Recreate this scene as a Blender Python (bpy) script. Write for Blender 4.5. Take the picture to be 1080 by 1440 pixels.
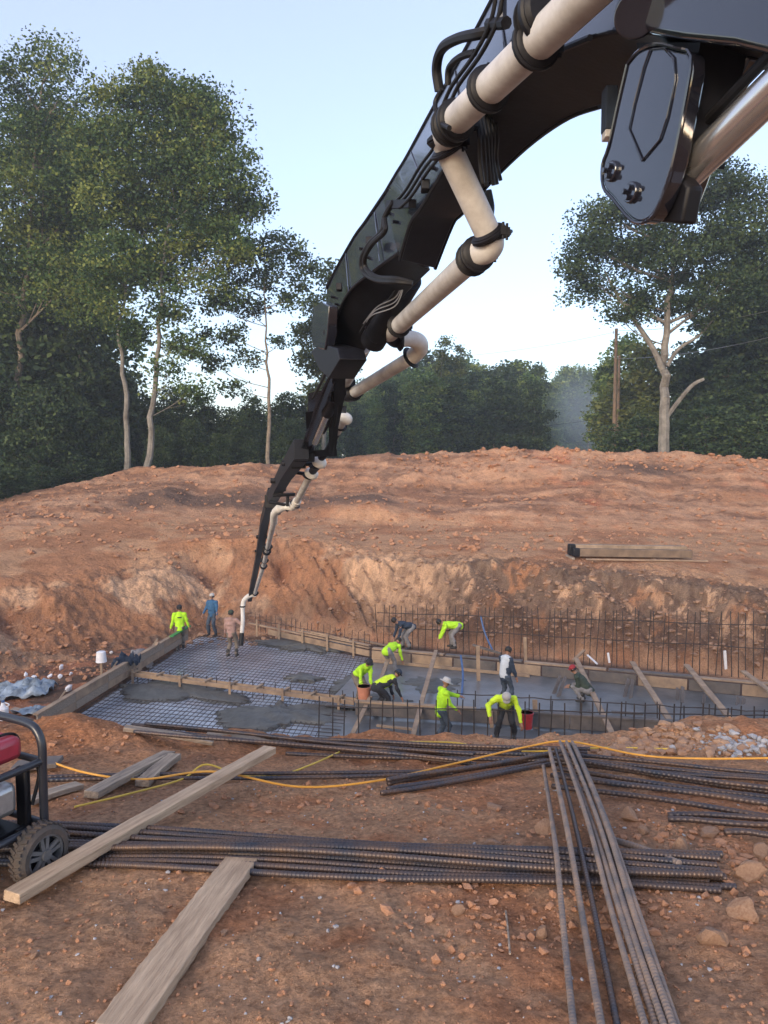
import bpy, bmesh, math, random
import numpy as np
from mathutils import Vector, Matrix, Euler

for _o in list(bpy.data.objects):
    bpy.data.objects.remove(_o)
scene = bpy.context.scene
COL = scene.collection
R = math.radians
random.seed(7)

# ------------------------------------------------------------------ camera, sky, sun, exposure
CAM_H, PITCH, FPX = 1.7, R(4.24), 1080.0
CP, SP = math.cos(PITCH), math.sin(PITCH)
cam_d = bpy.data.cameras.new('camera')
cam = bpy.data.objects.new('camera', cam_d)
COL.objects.link(cam)
cam.location = (0, 0, CAM_H)
cam.rotation_euler = (R(90) - PITCH, 0, 0)
cam_d.sensor_fit = 'VERTICAL'
cam_d.sensor_height = 36.0
cam_d.lens = 27.0
cam_d.clip_start = 0.05
cam_d.clip_end = 3000
scene.camera = cam

SUN_EL, SUN_AZ = R(17.0), R(208.0)          # azimuth clockwise from +Y: behind the camera, a little to the left
world = bpy.data.worlds.new('World')
scene.world = world
world.use_nodes = True
wn = world.node_tree
wn.nodes.clear()
w_out = wn.nodes.new('ShaderNodeOutputWorld')
w_bg = wn.nodes.new('ShaderNodeBackground')
w_sky = wn.nodes.new('ShaderNodeTexSky')
w_sky.sky_type = 'NISHITA'
w_sky.sun_disc = False
w_sky.sun_elevation = SUN_EL
w_sky.sun_rotation = SUN_AZ
w_sky.air_density = 1.0
w_sky.dust_density = 0.8
w_sky.ozone_density = 2.2
w_bg.inputs['Strength'].default_value = 0.12
w_mix = wn.nodes.new('ShaderNodeMix')          # thin high haze: the sky is paler and more even than clear air
w_mix.data_type = 'RGBA'
w_mix.inputs[0].default_value = 0.42
w_mix.inputs[7].default_value = (1.95, 1.75, 2.1, 1)
wn.links.new(w_sky.outputs[0], w_mix.inputs[6])
wn.links.new(w_mix.outputs[2], w_bg.inputs[0])
wn.links.new(w_bg.outputs[0], w_out.inputs[0])

sun_d = bpy.data.lights.new('sun', 'SUN')
sun_d.energy = 0.9
sun_d.angle = R(25)
sun_d.color = (1.0, 0.78, 0.55)
sun = bpy.data.objects.new('sun', sun_d)
COL.objects.link(sun)
_sd = Vector((math.sin(SUN_AZ) * math.cos(SUN_EL), math.cos(SUN_AZ) * math.cos(SUN_EL), math.sin(SUN_EL)))
sun.rotation_euler = _sd.to_track_quat('Z', 'Y').to_euler()
sun.location = (0, -20, 30)

scene.render.engine = 'CYCLES'
vs = scene.view_settings
vs.view_transform = 'Standard'
vs.look = 'None'
vs.gamma = 1.0
vs.exposure = 1.95
vs.use_curve_mapping = False

# ------------------------------------------------------------------ pixel helpers (1080 x 1440 photo -> world)
def ray(px, py):
    u = (px - 540.0) / FPX
    v = (720.0 - py) / FPX
    return Vector((u, v * SP + CP, v * CP - SP))
def P(px, py, D):
    d = ray(px, py)
    return Vector((0, 0, CAM_H)) + d * (D / d.y)
def G(px, py, z):
    d = ray(px, py)
    return Vector((0, 0, CAM_H)) + d * ((z - CAM_H) / d.z)
def PL(px, py, off=0.0):                       # on the vertical plane of the boom's side plate
    d = ray(px, py)
    s = (1.708 + off * 1.045) / (d.x + 0.304 * d.y)
    return Vector((0, 0, CAM_H)) + d * s

# ------------------------------------------------------------------ noise
def _h(xi, yi, seed):
    h = (xi.astype(np.int64) * 374761393 + yi.astype(np.int64) * 668265263 + seed * 982451653) & 0xffffffff
    h = ((h ^ (h >> 13)) * 1274126177) & 0xffffffff
    h = h ^ (h >> 16)
    return (h & 0xffffff) / float(0xffffff)
def vn(x, y, seed=0):
    x = np.asarray(x, float); y = np.asarray(y, float)
    xi = np.floor(x); yi = np.floor(y)
    fx = x - xi; fy = y - yi
    fx = fx * fx * (3 - 2 * fx); fy = fy * fy * (3 - 2 * fy)
    a = _h(xi, yi, seed); b = _h(xi + 1, yi, seed); c = _h(xi, yi + 1, seed); d = _h(xi + 1, yi + 1, seed)
    return (a * (1 - fx) + b * fx) * (1 - fy) + (c * (1 - fx) + d * fx) * fy - 0.5
def fbm(x, y, f, octv=4, seed=0, gain=0.5):
    t = 0; a = 1.0
    for k in range(octv):
        t = t + a * vn(x * f + 17.3 * k, y * f - 9.1 * k, seed + k)
        f *= 2.03; a *= gain
    return t
def sstep(a, b, x):
    t = np.clip((x - a) / (b - a), 0, 1)
    return t * t * (3 - 2 * t)

# ------------------------------------------------------------------ terrain height field
FLOOR = -5.85
def zpix(py, D):
    d = ray(540, py)
    return CAM_H + D / d.y * d.z
# knots: 0 near, 1 fore, 2 mid, 3 lip, 4 bank, 5 bank foot, 6 wall foot, 7 wall low, 8 wall top, 9 bench, 10 bench back, 11 berm mid, 12 crest, 13 behind, 14 far
def colm(px, lip, fl, foot, low, top, bench, back, mid, crest, behind):
    ks = [(0.0, 0.03), (2.2, 0.0), (3.3, -0.12), lip, (lip[0] + 0.9, lip[1] - 0.75), (12.2, fl), (foot, fl)]
    for (D, py) in (low, top, bench, back, mid, crest):
        ks.append((D, zpix(py, D)))
    ks += [(crest[0] + 9, behind), (420.0, behind - 1)]
    return ((px - 540) / 1080.0, ks)
COLS = [
    colm(-300, (5.6, -0.42), FLOOR, 23.0, (24.5, 900), (27, 840), (31, 790), (36, 760), (41, 742), (45, 735), -3.5),
    colm(-60, (5.9, -0.40), FLOOR, 24.5, (26.2, 905), (28, 850), (32, 792), (37, 752), (41, 735), (46, 722), -3.0),
    colm(60, (6.0, -0.42), FLOOR, 26.0, (28.2, 893), (29.5, 840), (33, 788), (38, 745), (43, 718), (49, 686), -1.6),
    colm(200, (6.1, -0.50), FLOOR, 28.6, (30.4, 882), (32.6, 815), (36, 768), (42, 728), (47, 694), (53, 659), -0.5),
    colm(300, (6.2, -0.58), FLOOR, 31.6, (33, 868), (34.8, 805), (36.5, 758), (42.5, 735), (47, 700), (53.5, 655), -0.2),
    colm(410, (6.2, -0.62), FLOOR, 32.2, (33, 862), (35.2, 785), (36.6, 757), (43, 738), (48, 702), (54, 652), 0.0),
    colm(550, (6.3, -0.62), FLOOR, 30.4, (31, 880), (33, 790), (36, 768), (44, 737), (49, 700), (56, 640), 0.3),
    colm(690, (6.3, -0.66), FLOOR, 29.0, (29.6, 888), (31.8, 794), (34.5, 775), (43, 741), (49, 698), (56, 632), 0.3),
    colm(810, (6.3, -0.62), FLOOR, 27.9, (28.4, 900), (30.8, 802), (33.5, 780), (42, 746), (48.5, 700), (56, 634), 0.3),
    colm(960, (6.2, -0.52), FLOOR, 26.6, (27.1, 915), (29.5, 822), (32.5, 790), (42, 748), (48.5, 702), (56, 637), 0.2),
    colm(1090, (6.1, -0.48), FLOOR, 25.4, (26, 930), (28.4, 838), (32, 800), (42, 750), (48.5, 706), (56, 650), 0.0),
    colm(1400, (6.0, -0.45), FLOOR, 23.5, (24, 950), (26.5, 850), (31, 810), (41, 760), (48, 716), (55, 668), -0.3),
]
CT = np.array([c[0] for c in COLS])
CY = np.array([[k[0] for k in c[1]] for c in COLS])
CZ = np.array([[k[1] for k in c[1]] for c in COLS])
def knots(t):
    t = np.clip(t, CT[0], CT[-1] - 1e-6)
    i = np.clip(np.searchsorted(CT, t, side='right') - 1, 0, len(CT) - 2)
    f = (t - CT[i]) / (CT[i + 1] - CT[i])
    f = f * f * (3 - 2 * f) * 0.6 + f * 0.4
    f = f[:, None]
    return CY[i] * (1 - f) + CY[i + 1] * f, CZ[i] * (1 - f) + CZ[i + 1] * f
FA, FB = G(52, 1022, -5.35), G(264, 893, -5.35)          # the form along the left side of the pit
FL = math.hypot(FB.x - FA.x, FB.y - FA.y)
def terrain(x, y, want=False):
    x = np.atleast_1d(np.asarray(x, float)); y = np.atleast_1d(np.asarray(y, float))
    t = x / np.maximum(y, 1.0)
    KY, KZ = knots(t)
    wallz = sstep(-0.5, 0.8, y - KY[:, 6]) * (1 - sstep(0.5, 3.0, y - KY[:, 8]))
    bermz = sstep(0, 3, y - KY[:, 10]) * (1 - sstep(2, 10, y - KY[:, 12]))
    benchz = sstep(0, 2, y - KY[:, 8]) * (1 - sstep(-1, 2, y - KY[:, 10]))
    forez = 1 - sstep(0, 1.5, y - KY[:, 3])
    lipz = sstep(-1.6, -0.2, y - KY[:, 3]) * (1 - sstep(0.3, 1.0, y - KY[:, 3]))
    # ravines and lumps: shift the profile along y
    wy = y + wallz * (0.25 + 0.75 * sstep(-0.22, -0.05, t)) * (0.8 * fbm(x, y, 0.35, 4, 3) + 0.55 * fbm(x + 0.5 * y, y * 0.7, 1.3, 4, 11)) + wallz * 0.10 * sstep(-0.16, -0.10, t) * (1 - sstep(-0.02, 0.04, t)) * np.sin(6.283 * (x * 0.9 + y * 0.55) / 0.42) + bermz * 2.2 * fbm(x, y, 0.16, 3, 5)
    z = np.zeros_like(wy)
    n = KY.shape[1]
    for k in range(n - 1):
        m = (wy >= KY[:, k]) & (wy < KY[:, k + 1])
        f = (wy - KY[:, k]) / (KY[:, k + 1] - KY[:, k])
        zz = KZ[:, k] * (1 - f) + KZ[:, k + 1] * f
        z = np.where(m, zz, z)
    z = np.where(wy >= KY[:, -1], KZ[:, -1], z)
    floorz = sstep(0, 0.5, y - KY[:, 5]) * (1 - sstep(-0.6, 0.1, y - KY[:, 6]))
    z = z + forez * (0.05 * fbm(x, y, 1.1, 2, 21) + 0.035 * fbm(x, y, 4.0, 4, 25, 0.55))
    trk = np.exp(-((x + 0.2 - 0.12 * y) / 0.9) ** 2)          # tyre tread pressed in the middle foreground
    z = z + forez * (1 - sstep(3.0, 3.6, y)) * trk * 0.0 * sstep(0.0, 0.25, fbm(x, y, 1.2, 2, 73)) * np.clip(3 * np.sin((x * 0.8 + y) * 95 + 14 * fbm(x, y, 2.5, 2, 71)), -1, 1)
    z = z + lipz * (0.10 * fbm(x, y, 1.7, 4, 33, 0.6))
    lump = np.abs(fbm(x, y, 1.3, 4, 41, 0.6))
    z = z + wallz * (0.25 * lump + 0.16 * fbm(x, y, 3.2, 3, 43, 0.6)) + benchz * 0.09 * fbm(x, y, 0.8, 4, 47) + bermz * (0.40 * fbm(x * 0.6, y, 0.4, 4, 51, 0.5) + 0.09 * fbm(x, y, 2.6, 3, 57, 0.6))
    # crest rubble
    crz = np.exp(-((y - KY[:, 12]) / 2.0) ** 2)
    z = z + crz * ((0.15 + 0.4 * sstep(-0.05, 0.1, t)) * np.maximum(0, fbm(x, y * 0.6, 0.55, 4, 61)) + 0.10 * fbm(x, y, 2.0, 3, 63))
    # a scraped trench along the foot of the berm, a heap on the lip at right
    tm = sstep(-0.37, -0.30, t) * (1 - sstep(-0.02, 0.06, t))
    ysc = y - 1.6 * fbm(x, y * 0, 0.25, 3, 81)
    z = z + tm * (0.35 + 0.5 * fbm(x, y * 0, 0.35, 2, 83)) * sstep(44.6, 45.5, ysc) * (1 - sstep(46.5, 52.5, y))
    for (ht, hy, wt, wy_, dp) in ((-0.235, 35.0, 0.028, 0.9, 0.75), (-0.135, 35.0, 0.014, 0.7, 0.5), (-0.50, 28.3, 0.03, 1.0, 0.6)):   # hollows scooped in the bank
        z = z - dp * np.exp(-((t - ht) / wt) ** 2 - ((y - hy) / wy_) ** 2)
    z = z + 0.06 * np.exp(-((x - 2.35) / 0.5) ** 2 - ((y - 5.8) / 0.3) ** 2) + 0.10 * np.exp(-((x + 2.3) / 0.7) ** 2 - ((y - 5.6) / 0.4) ** 2)
    # rough ground left of the pit
    lft = floorz * sstep(0.05, 0.45, (FB.x - FA.x) * (y - FA.y) / FL - (FB.y - FA.y) * (x - FA.x) / FL)
    z = z + lft * 0.5 + lft * 0.25 * fbm(x, y, 1.0, 4, 67)
    if want:
        return z, dict(t=t, wall=wallz, berm=bermz, bench=benchz, fore=forez, lip=lipz, floor=floorz, left=lft, wy=wy, KY=KY)
    return z
def gz(x, y):
    return float(terrain(x, y)[0])
def GT(px, py, d0=1.2, d1=60.0):               # where the ray through a pixel meets the ground
    d = ray(px, py)
    s = np.geomspace(d0, d1, 900)
    x = d.x * s; y = d.y * s; z = CAM_H + d.z * s
    tz = terrain(x, y)
    if not (z < tz).any(): return GT(px, py + 3, d0, d1)
    i = np.argmax(z < tz)
    return Vector((x[i], y[i], tz[i]))

# ------------------------------------------------------------------ mesh builder
class MB:
    def __init__(s): s.v = []; s.f = []; s.sm = []
    def add(s, vs_, fs, smooth=False):
        o = len(s.v)
        s.v += [tuple(p) for p in vs_]
        s.f += [tuple(i + o for i in f) for f in fs]
        s.sm += [smooth] * len(fs)
        return s
    def box(s, c, size, M=None):
        hx, hy, hz = (k / 2 for k in size)
        pts = [Vector((x, y, z)) for x in (-hx, hx) for y in (-hy, hy) for z in (-hz, hz)]
        if M is not None: pts = [M @ p for p in pts]
        c = Vector(c)
        return s.add([p + c for p in pts], [(0, 1, 3, 2), (4, 6, 7, 5), (0, 4, 5, 1), (2, 3, 7, 6), (0, 2, 6, 4), (1, 5, 7, 3)])
    def beam(s, a, b, w, h, up=Vector((0, 0, 1)), warp=0):
        a = Vector(a); b = Vector(b)
        u = (b - a).normalized(); r = u.cross(up).normalized(); n = r.cross(u)
        pts = []
        for p in (a, b):
            for (i, j) in ((-1, -1), (1, -1), (1, 1), (-1, 1)):
                pts.append(p + r * (i * w / 2) + n * (j * h / 2))
        return s.add(pts, [(0, 3, 2, 1), (4, 5, 6, 7), (0, 1, 5, 4), (1, 2, 6, 5), (2, 3, 7, 6), (3, 0, 4, 7)])
    def tube(s, pts, r, n=10, caps=True, smooth=True):
        pts = [Vector(p) for p in pts]
        rs = r if isinstance(r, (list, tuple)) else [r] * len(pts)
        m = len(pts)
        T = []
        for i in range(m):
            d = pts[min(i + 1, m - 1)] - pts[max(i - 1, 0)]
            if d.length < 1e-7: d = pts[-1] - pts[0]
            T.append(d.normalized() if d.length > 1e-9 else Vector((0, 0, 1)))
        ref = Vector((0, 0, 1)) if abs(T[0].z) < 0.9 else Vector((1, 0, 0))
        A = T[0].cross(ref).normalized()
        vv = []
        for i in range(m):
            A = (A - T[i] * A.dot(T[i]))
            A = A.normalized() if A.length > 1e-6 else T[i].orthogonal().normalized()
            B = T[i].cross(A)
            for k in range(n):
                a = 2 * math.pi * k / n
                vv.append(pts[i] + (A * math.cos(a) + B * math.sin(a)) * rs[i])
        ff = [(i * n + k, i * n + (k + 1) % n, (i + 1) * n + (k + 1) % n, (i + 1) * n + k) for i in range(m - 1) for k in range(n)]
        s.add(vv, ff, smooth)
        if caps:
            o = len(s.v) - m * n
            s.f += [tuple(o + k for k in reversed(range(n))), tuple(o + (m - 1) * n + k for k in range(n))]
            s.sm += [False, False]
        return s
    def capsule(s, a, b, ra, rb, n=10):
        a = Vector(a); b = Vector(b)
        d = (b - a); L = d.length
        u = d / L if L > 1e-6 else Vector((0, 0, 1))
        pts = []; rr = []
        for q in (0.98, 0.8, 0.45, 0.0):
            pts.append(a - u * ra * q); rr.append(ra * math.sqrt(max(1e-4, 1 - q * q)))
        for q in (0.0, 0.45, 0.8, 0.98):
            pts.append(b + u * rb * q); rr.append(rb * math.sqrt(max(1e-4, 1 - q * q)))
        if L < 1e-6:
            pts.pop(4); rr.pop(4)
        return s.tube(pts, rr, n)
    def prism(s, pts, vec):
        pts = [Vector(p) for p in pts]; vec = Vector(vec); n = len(pts)
        return s.add(pts + [p + vec for p in pts], [tuple(range(n)), tuple(reversed(range(n, 2 * n)))] + [(i, n + i, n + (i + 1) % n, (i + 1) % n) for i in range(n)])
    def loft(s, rows, closed=False, smooth=False):
        n = len(rows[0]); vv = [p for r_ in rows for p in r_]
        ff = []
        for i in range(len(rows) - 1):
            for k in range(n if closed else n - 1):
                ff.append((i * n + k, i * n + (k + 1) % n, (i + 1) * n + (k + 1) % n, (i + 1) * n + k))
        return s.add(vv, ff, smooth)
    def disc_ring(s, c, ax, r, w, t=0.012, n=20):           # a band (clamp) round an axis
        c = Vector(c); ax = Vector(ax).normalized()
        return s.tube([c - ax * w / 2, c - ax * w * 0.3, c + ax * w * 0.3, c + ax * w / 2], [r, r + t, r + t, r], n)
    def build(s, name, mat_, parent=None, sharp=35, bevel=0):
        off = Vector(parent_origin(parent)) if parent else Vector((0, 0, 0))
        me = bpy.data.meshes.new(name)
        me.from_pydata([(p[0] - off.x, p[1] - off.y, p[2] - off.z) for p in s.v], [], s.f)
        me.polygons.foreach_set('use_smooth', [True] * len(s.f) if sharp else s.sm)
        bm = bmesh.new(); bm.from_mesh(me); bmesh.ops.recalc_face_normals(bm, faces=bm.faces); bm.to_mesh(me); bm.free()
        if sharp: me.set_sharp_from_angle(angle=R(sharp))
        me.materials.append(mat_)
        o = bpy.data.objects.new(name, me)
        COL.objects.link(o)
        if parent: o.parent = parent
        if bevel:
            b = o.modifiers.new('bevel', 'BEVEL'); b.width = bevel; b.segments = 2; b.limit_method = 'ANGLE'; b.angle_limit = R(40)
        return o
def parent_origin(o):
    v = Vector(o.location)
    while o.parent: o = o.parent; v += Vector(o.location)
    return v
def tag(o, label=None, cat=None, group=None, kind=None):
    if label: o['label'] = label
    if cat: o['category'] = cat
    if group: o['group'] = group
    if kind: o['kind'] = kind
    return o
def thing(name, loc, label, cat, group=None):
    o = bpy.data.objects.new(name, None); COL.objects.link(o)
    o.location = loc; o.empty_display_size = 0.1
    return tag(o, label, cat, group)
def copy_tree(o, parent=None):
    c = o.copy(); COL.objects.link(c)
    if parent: c.parent = parent
    for ch in list(o.children): copy_tree(ch, c)
    return c
def np_mesh(name, V, F, mat_, smooth=True):
    me = bpy.data.meshes.new(name)
    k = F.shape[1]
    me.vertices.add(len(V)); me.vertices.foreach_set('co', np.ascontiguousarray(V, dtype=np.float32).ravel())
    me.loops.add(F.size); me.loops.foreach_set('vertex_index', np.ascontiguousarray(F, dtype=np.int32).ravel())
    me.polygons.add(len(F))
    me.polygons.foreach_set('loop_start', np.arange(len(F), dtype=np.int32) * k)
    me.polygons.foreach_set('loop_total', np.full(len(F), k, dtype=np.int32))
    me.polygons.foreach_set('use_smooth', np.full(len(F), smooth, dtype=bool))
    me.update(calc_edges=True)
    me.materials.append(mat_)
    return me
def spline(pts, n=8):
    pts = [Vector(p) for p in pts]; out = []
    for i in range(len(pts) - 1):
        p0 = pts[max(i - 1, 0)]; p1 = pts[i]; p2 = pts[i + 1]; p3 = pts[min(i + 2, len(pts) - 1)]
        for k in range(n):
            t = k / n
            out.append(0.5 * ((2 * p1) + (p2 - p0) * t + (2 * p0 - 5 * p1 + 4 * p2 - p3) * t * t + (3 * p1 - p0 - 3 * p2 + p3) * t ** 3))
    out.append(pts[-1])
    return out

# ------------------------------------------------------------------ materials
def pm(name, col, rough=0.6, metal=0.0, var=0.25, vscale=8.0, bump=0.0, bscale=40.0, col2=None, coat=0.0, spec=0.5, stretch=None):
    m = bpy.data.materials.new(name); m.use_nodes = True
    nt = m.node_tree; b = nt.nodes['Principled BSDF']
    b.inputs['Roughness'].default_value = rough
    b.inputs['Metallic'].default_value = metal
    b.inputs['Specular IOR Level'].default_value = spec
    b.inputs['Coat Weight'].default_value = coat
    b.inputs['Coat Roughness'].default_value = 0.05
    tc = nt.nodes.new('ShaderNodeTexCoord')
    src = tc.outputs['Object']
    if stretch:
        mp = nt.nodes.new('ShaderNodeMapping'); mp.inputs['Scale'].default_value = stretch
        nt.links.new(src, mp.inputs[0]); src = mp.outputs[0]
    nz = nt.nodes.new('ShaderNodeTexNoise'); nz.inputs['Scale'].default_value = vscale; nz.inputs['Detail'].default_value = 6; nz.inputs['Roughness'].default_value = 0.65
    nt.links.new(src, nz.inputs['Vector'])
    rp = nt.nodes.new('ShaderNodeValToRGB')
    c2 = col2 or tuple(c * (1 - var) for c in col)
    c1 = col if col2 else tuple(min(1, c * (1 + var)) for c in col)
    rp.color_ramp.elements[0].position = 0.33; rp.color_ramp.elements[1].position = 0.67
    rp.color_ramp.elements[0].color = (*c2, 1); rp.color_ramp.elements[1].color = (*c1, 1)
    nt.links.new(nz.outputs['Fac'], rp.inputs[0]); nt.links.new(rp.outputs[0], b.inputs['Base Color'])
    if bump:
        n2 = nt.nodes.new('ShaderNodeTexNoise'); n2.inputs['Scale'].default_value = bscale; n2.inputs['Detail'].default_value = 5
        nt.links.new(src, n2.inputs['Vector'])
        bp = nt.nodes.new('ShaderNodeBump'); bp.inputs['Strength'].default_value = bump; bp.inputs['Distance'].default_value = 0.02
        nt.links.new(n2.outputs['Fac'], bp.inputs['Height']); nt.links.new(bp.outputs[0], b.inputs['Normal'])
    return m
def soil_mat():
    m = bpy.data.materials.new('soil'); m.use_nodes = True
    nt = m.node_tree; b = nt.nodes['Principled BSDF']
    b.inputs['Roughness'].default_value = 0.95; b.inputs['Specular IOR Level'].default_value = 0.15
    at = nt.nodes.new('ShaderNodeAttribute'); at.attribute_name = 'soil'
    tc = nt.nodes.new('ShaderNodeTexCoord')
    def noise(sc, det=6, ro=0.6):
        n = nt.nodes.new('ShaderNodeTexNoise'); n.inputs['Scale'].default_value = sc; n.inputs['Detail'].default_value = det; n.inputs['Roughness'].default_value = ro
        nt.links.new(tc.outputs['Object'], n.inputs['Vector']); return n
    def ramp(src, stops):
        r = nt.nodes.new('ShaderNodeValToRGB')
        while len(r.color_ramp.elements) < len(stops): r.color_ramp.elements.new(0.5)
        for e, (p, c) in zip(r.color_ramp.elements, stops): e.position = p; e.color = (*c, 1)
        nt.links.new(src, r.inputs[0]); return r
    def mul(a, c):
        x = nt.nodes.new('ShaderNodeMix'); x.data_type = 'RGBA'; x.blend_type = 'MULTIPLY'; x.inputs[0].default_value = 1.0
        nt.links.new(a, x.inputs[6]); nt.links.new(c, x.inputs[7]); return x.outputs[2]
    c = at.outputs['Color']
    c = mul(c, ramp(noise(1.1, 10, 0.75).outputs['Fac'], [(0.30, (0.66, 0.62, 0.60)), (0.46, (1, 1, 1)), (0.64, (1.32, 1.29, 1.25))]).outputs[0])
    c = mul(c, ramp(noise(28, 5, 0.7).outputs['Fac'], [(0.33, (0.66, 0.63, 0.61)), (0.47, (1, 1, 1)), (0.64, (1.28, 1.26, 1.24))]).outputs[0])
    vo = nt.nodes.new('ShaderNodeTexVoronoi'); vo.inputs['Scale'].default_value = 55
    nt.links.new(tc.outputs['Object'], vo.inputs['Vector'])
    c = mul(c, ramp(vo.outputs['Color'], [(0.0, (0.8, 0.78, 0.76)), (0.5, (1, 1, 1)), (0.95, (1.15, 1.14, 1.13))]).outputs[0])
    nt.links.new(c, b.inputs['Base Color'])
    n1 = noise(60, 8, 0.7); n2 = noise(9, 8, 0.65)
    ad = nt.nodes.new('ShaderNodeMath'); ad.operation = 'MULTIPLY_ADD'; ad.inputs[1].default_value = 3.0
    nt.links.new(n2.outputs['Fac'], ad.inputs[0]); nt.links.new(n1.outputs['Fac'], ad.inputs[2])
    bp = nt.nodes.new('ShaderNodeBump'); bp.inputs['Strength'].default_value = 1.0; bp.inputs['Distance'].default_value = 0.03
    nt.links.new(ad.outputs[0], bp.inputs['Height'])
    n3 = noise(1.7, 10, 0.68)
    b2 = nt.nodes.new('ShaderNodeBump'); b2.inputs['Strength'].default_value = 0.8; b2.inputs['Distance'].default_value = 0.30
    nt.links.new(n3.outputs['Fac'], b2.inputs['Height']); nt.links.new(bp.outputs[0], b2.inputs['Normal'])
    nt.links.new(b2.outputs[0], b.inputs['Normal'])
    return m
def leaf_mat(name, dark, mid, light):
    m = bpy.data.materials.new(name); m.use_nodes = True
    nt = m.node_tree; b = nt.nodes['Principled BSDF']; out = nt.nodes['Material Output']
    at = nt.nodes.new('ShaderNodeAttribute'); at.attribute_name = 'tint'
    rp = nt.nodes.new('ShaderNodeValToRGB'); rp.color_ramp.elements.new(0.5)
    for e, (p, c) in zip(rp.color_ramp.elements, ((0.0, dark), (0.5, mid), (1.0, light))): e.position = p; e.color = (*c, 1)
    nt.links.new(at.outputs['Fac'], rp.inputs[0]); nt.links.new(rp.outputs[0], b.inputs['Base Color'])
    b.inputs['Roughness'].default_value = 0.6; b.inputs['Specular IOR Level'].default_value = 0.25
    tr = nt.nodes.new('ShaderNodeBsdfTranslucent'); nt.links.new(rp.outputs[0], tr.inputs[0])
    mx = nt.nodes.new('ShaderNodeMixShader'); mx.inputs[0].default_value = 0.25
    nt.links.new(b.outputs[0], mx.inputs[1]); nt.links.new(tr.outputs[0], mx.inputs[2]); nt.links.new(mx.outputs[0], out.inputs[0])
    return m
M = {}
M['soil'] = soil_mat()
M['leaf'] = leaf_mat('leaf_green', (0.016, 0.038, 0.013), (0.058, 0.108, 0.030), (0.20, 0.235, 0.055))
M['leaf_dark'] = leaf_mat('leaf_dark_green', (0.010, 0.022, 0.011), (0.032, 0.060, 0.024), (0.085, 0.12, 0.04))
M['leaf_yellow'] = leaf_mat('leaf_yellow_green', (0.04, 0.055, 0.014), (0.09, 0.12, 0.03), (0.18, 0.19, 0.05))
M['leaf_far'] = leaf_mat('leaf_far_green', (0.03, 0.062, 0.02), (0.105, 0.17, 0.05), (0.26, 0.31, 0.08))
M['bark'] = pm('bark', (0.16, 0.13, 0.10), 0.9, var=0.45, vscale=3, bump=0.6, bscale=14)
M['bark_pale'] = pm('pale_bark', (0.23, 0.215, 0.19), 0.9, col2=(0.09, 0.08, 0.07), vscale=1.6, bump=0.5, bscale=10)
M['boom'] = pm('black_gloss_paint', (0.011, 0.012, 0.020), 0.26, var=0.3, vscale=3, coat=0.9, spec=0.5, bump=0.010, bscale=3)
M['boom_gloss'] = pm('deep_black_gloss_paint', (0.010, 0.011, 0.018), 0.12, var=0.2, vscale=3, coat=1.0, bump=0.012, bscale=4)
M['boom_matte'] = pm('black_metal', (0.008, 0.008, 0.011), 0.5, var=0.3, vscale=12, bump=0.05, spec=0.25)
M['pipe'] = pm('cream_pipe_paint', (0.62, 0.60, 0.57), 0.42, col2=(0.36, 0.33, 0.30), vscale=4, bump=0.05, bscale=25)
M['pipe_white'] = pm('white_pipe_paint', (0.72, 0.70, 0.66), 0.4, col2=(0.55, 0.52, 0.47), vscale=6)
M['rod'] = pm('chromed_steel', (0.72, 0.70, 0.68), 0.22, metal=0.9, var=0.08, vscale=6, stretch=(1, 1, 1))
M['rubber'] = pm('black_rubber', (0.010, 0.010, 0.012), 0.55, var=0.3, vscale=20, spec=0.3)
M['wire'] = pm('thin_bright_wire', (0.4, 0.4, 0.4), 0.4, metal=0.8)
M['rebar'] = pm('dark_steel_bar', (0.04, 0.045, 0.06), 0.42, metal=0.4, col2=(0.125, 0.078, 0.055), vscale=5, bump=0.1, bscale=60)
M['rebar_rust'] = pm('rusty_steel_bar', (0.30, 0.21, 0.155), 0.75, metal=0.1, col2=(0.12, 0.112, 0.115), vscale=9, bump=0.1, bscale=60)
M['rebar_thin'] = pm('thin_site_bar', (0.035, 0.033, 0.036), 0.6, metal=0.3, col2=(0.06, 0.04, 0.03), vscale=3)
M['wood'] = pm('weathered_lumber', (0.58, 0.42, 0.28), 0.8, col2=(0.33, 0.225, 0.145), vscale=3, bump=0.4, bscale=12, stretch=(1.2, 14, 14))
M['wood_grey'] = pm('grey_lumber', (0.42, 0.33, 0.245), 0.85, col2=(0.15, 0.118, 0.095), vscale=3, bump=0.4, bscale=12, stretch=(1.2, 14, 14))
M['wood_site'] = pm('form_lumber', (0.40, 0.28, 0.18), 0.8, col2=(0.20, 0.14, 0.10), vscale=2.2, bump=0.2)
M['wood_wet'] = pm('cement_stained_lumber', (0.16, 0.13, 0.11), 0.7, col2=(0.075, 0.07, 0.07), vscale=2.5)
M['pole_wood'] = pm('pole_timber', (0.22, 0.15, 0.10), 0.85, col2=(0.12, 0.085, 0.06), vscale=2.5, bump=0.3)
M['log'] = pm('stripped_log', (0.36, 0.26, 0.18), 0.8, col2=(0.19, 0.135, 0.09), vscale=3, bump=0.3)
M['concrete'] = pm('wet_concrete', (0.17, 0.175, 0.18), 0.30, col2=(0.09, 0.093, 0.095), vscale=0.9, bump=0.5, bscale=4)
M['concrete_rough'] = pm('fresh_concrete', (0.12, 0.12, 0.11), 0.55, col2=(0.07, 0.07, 0.065), vscale=3, bump=0.8, bscale=12)
M['sheet'] = pm('wet_plastic_sheet', (0.52, 0.56, 0.62), 0.16, col2=(0.27, 0.295, 0.335), vscale=0.7, bump=0.5, bscale=3)
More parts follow.
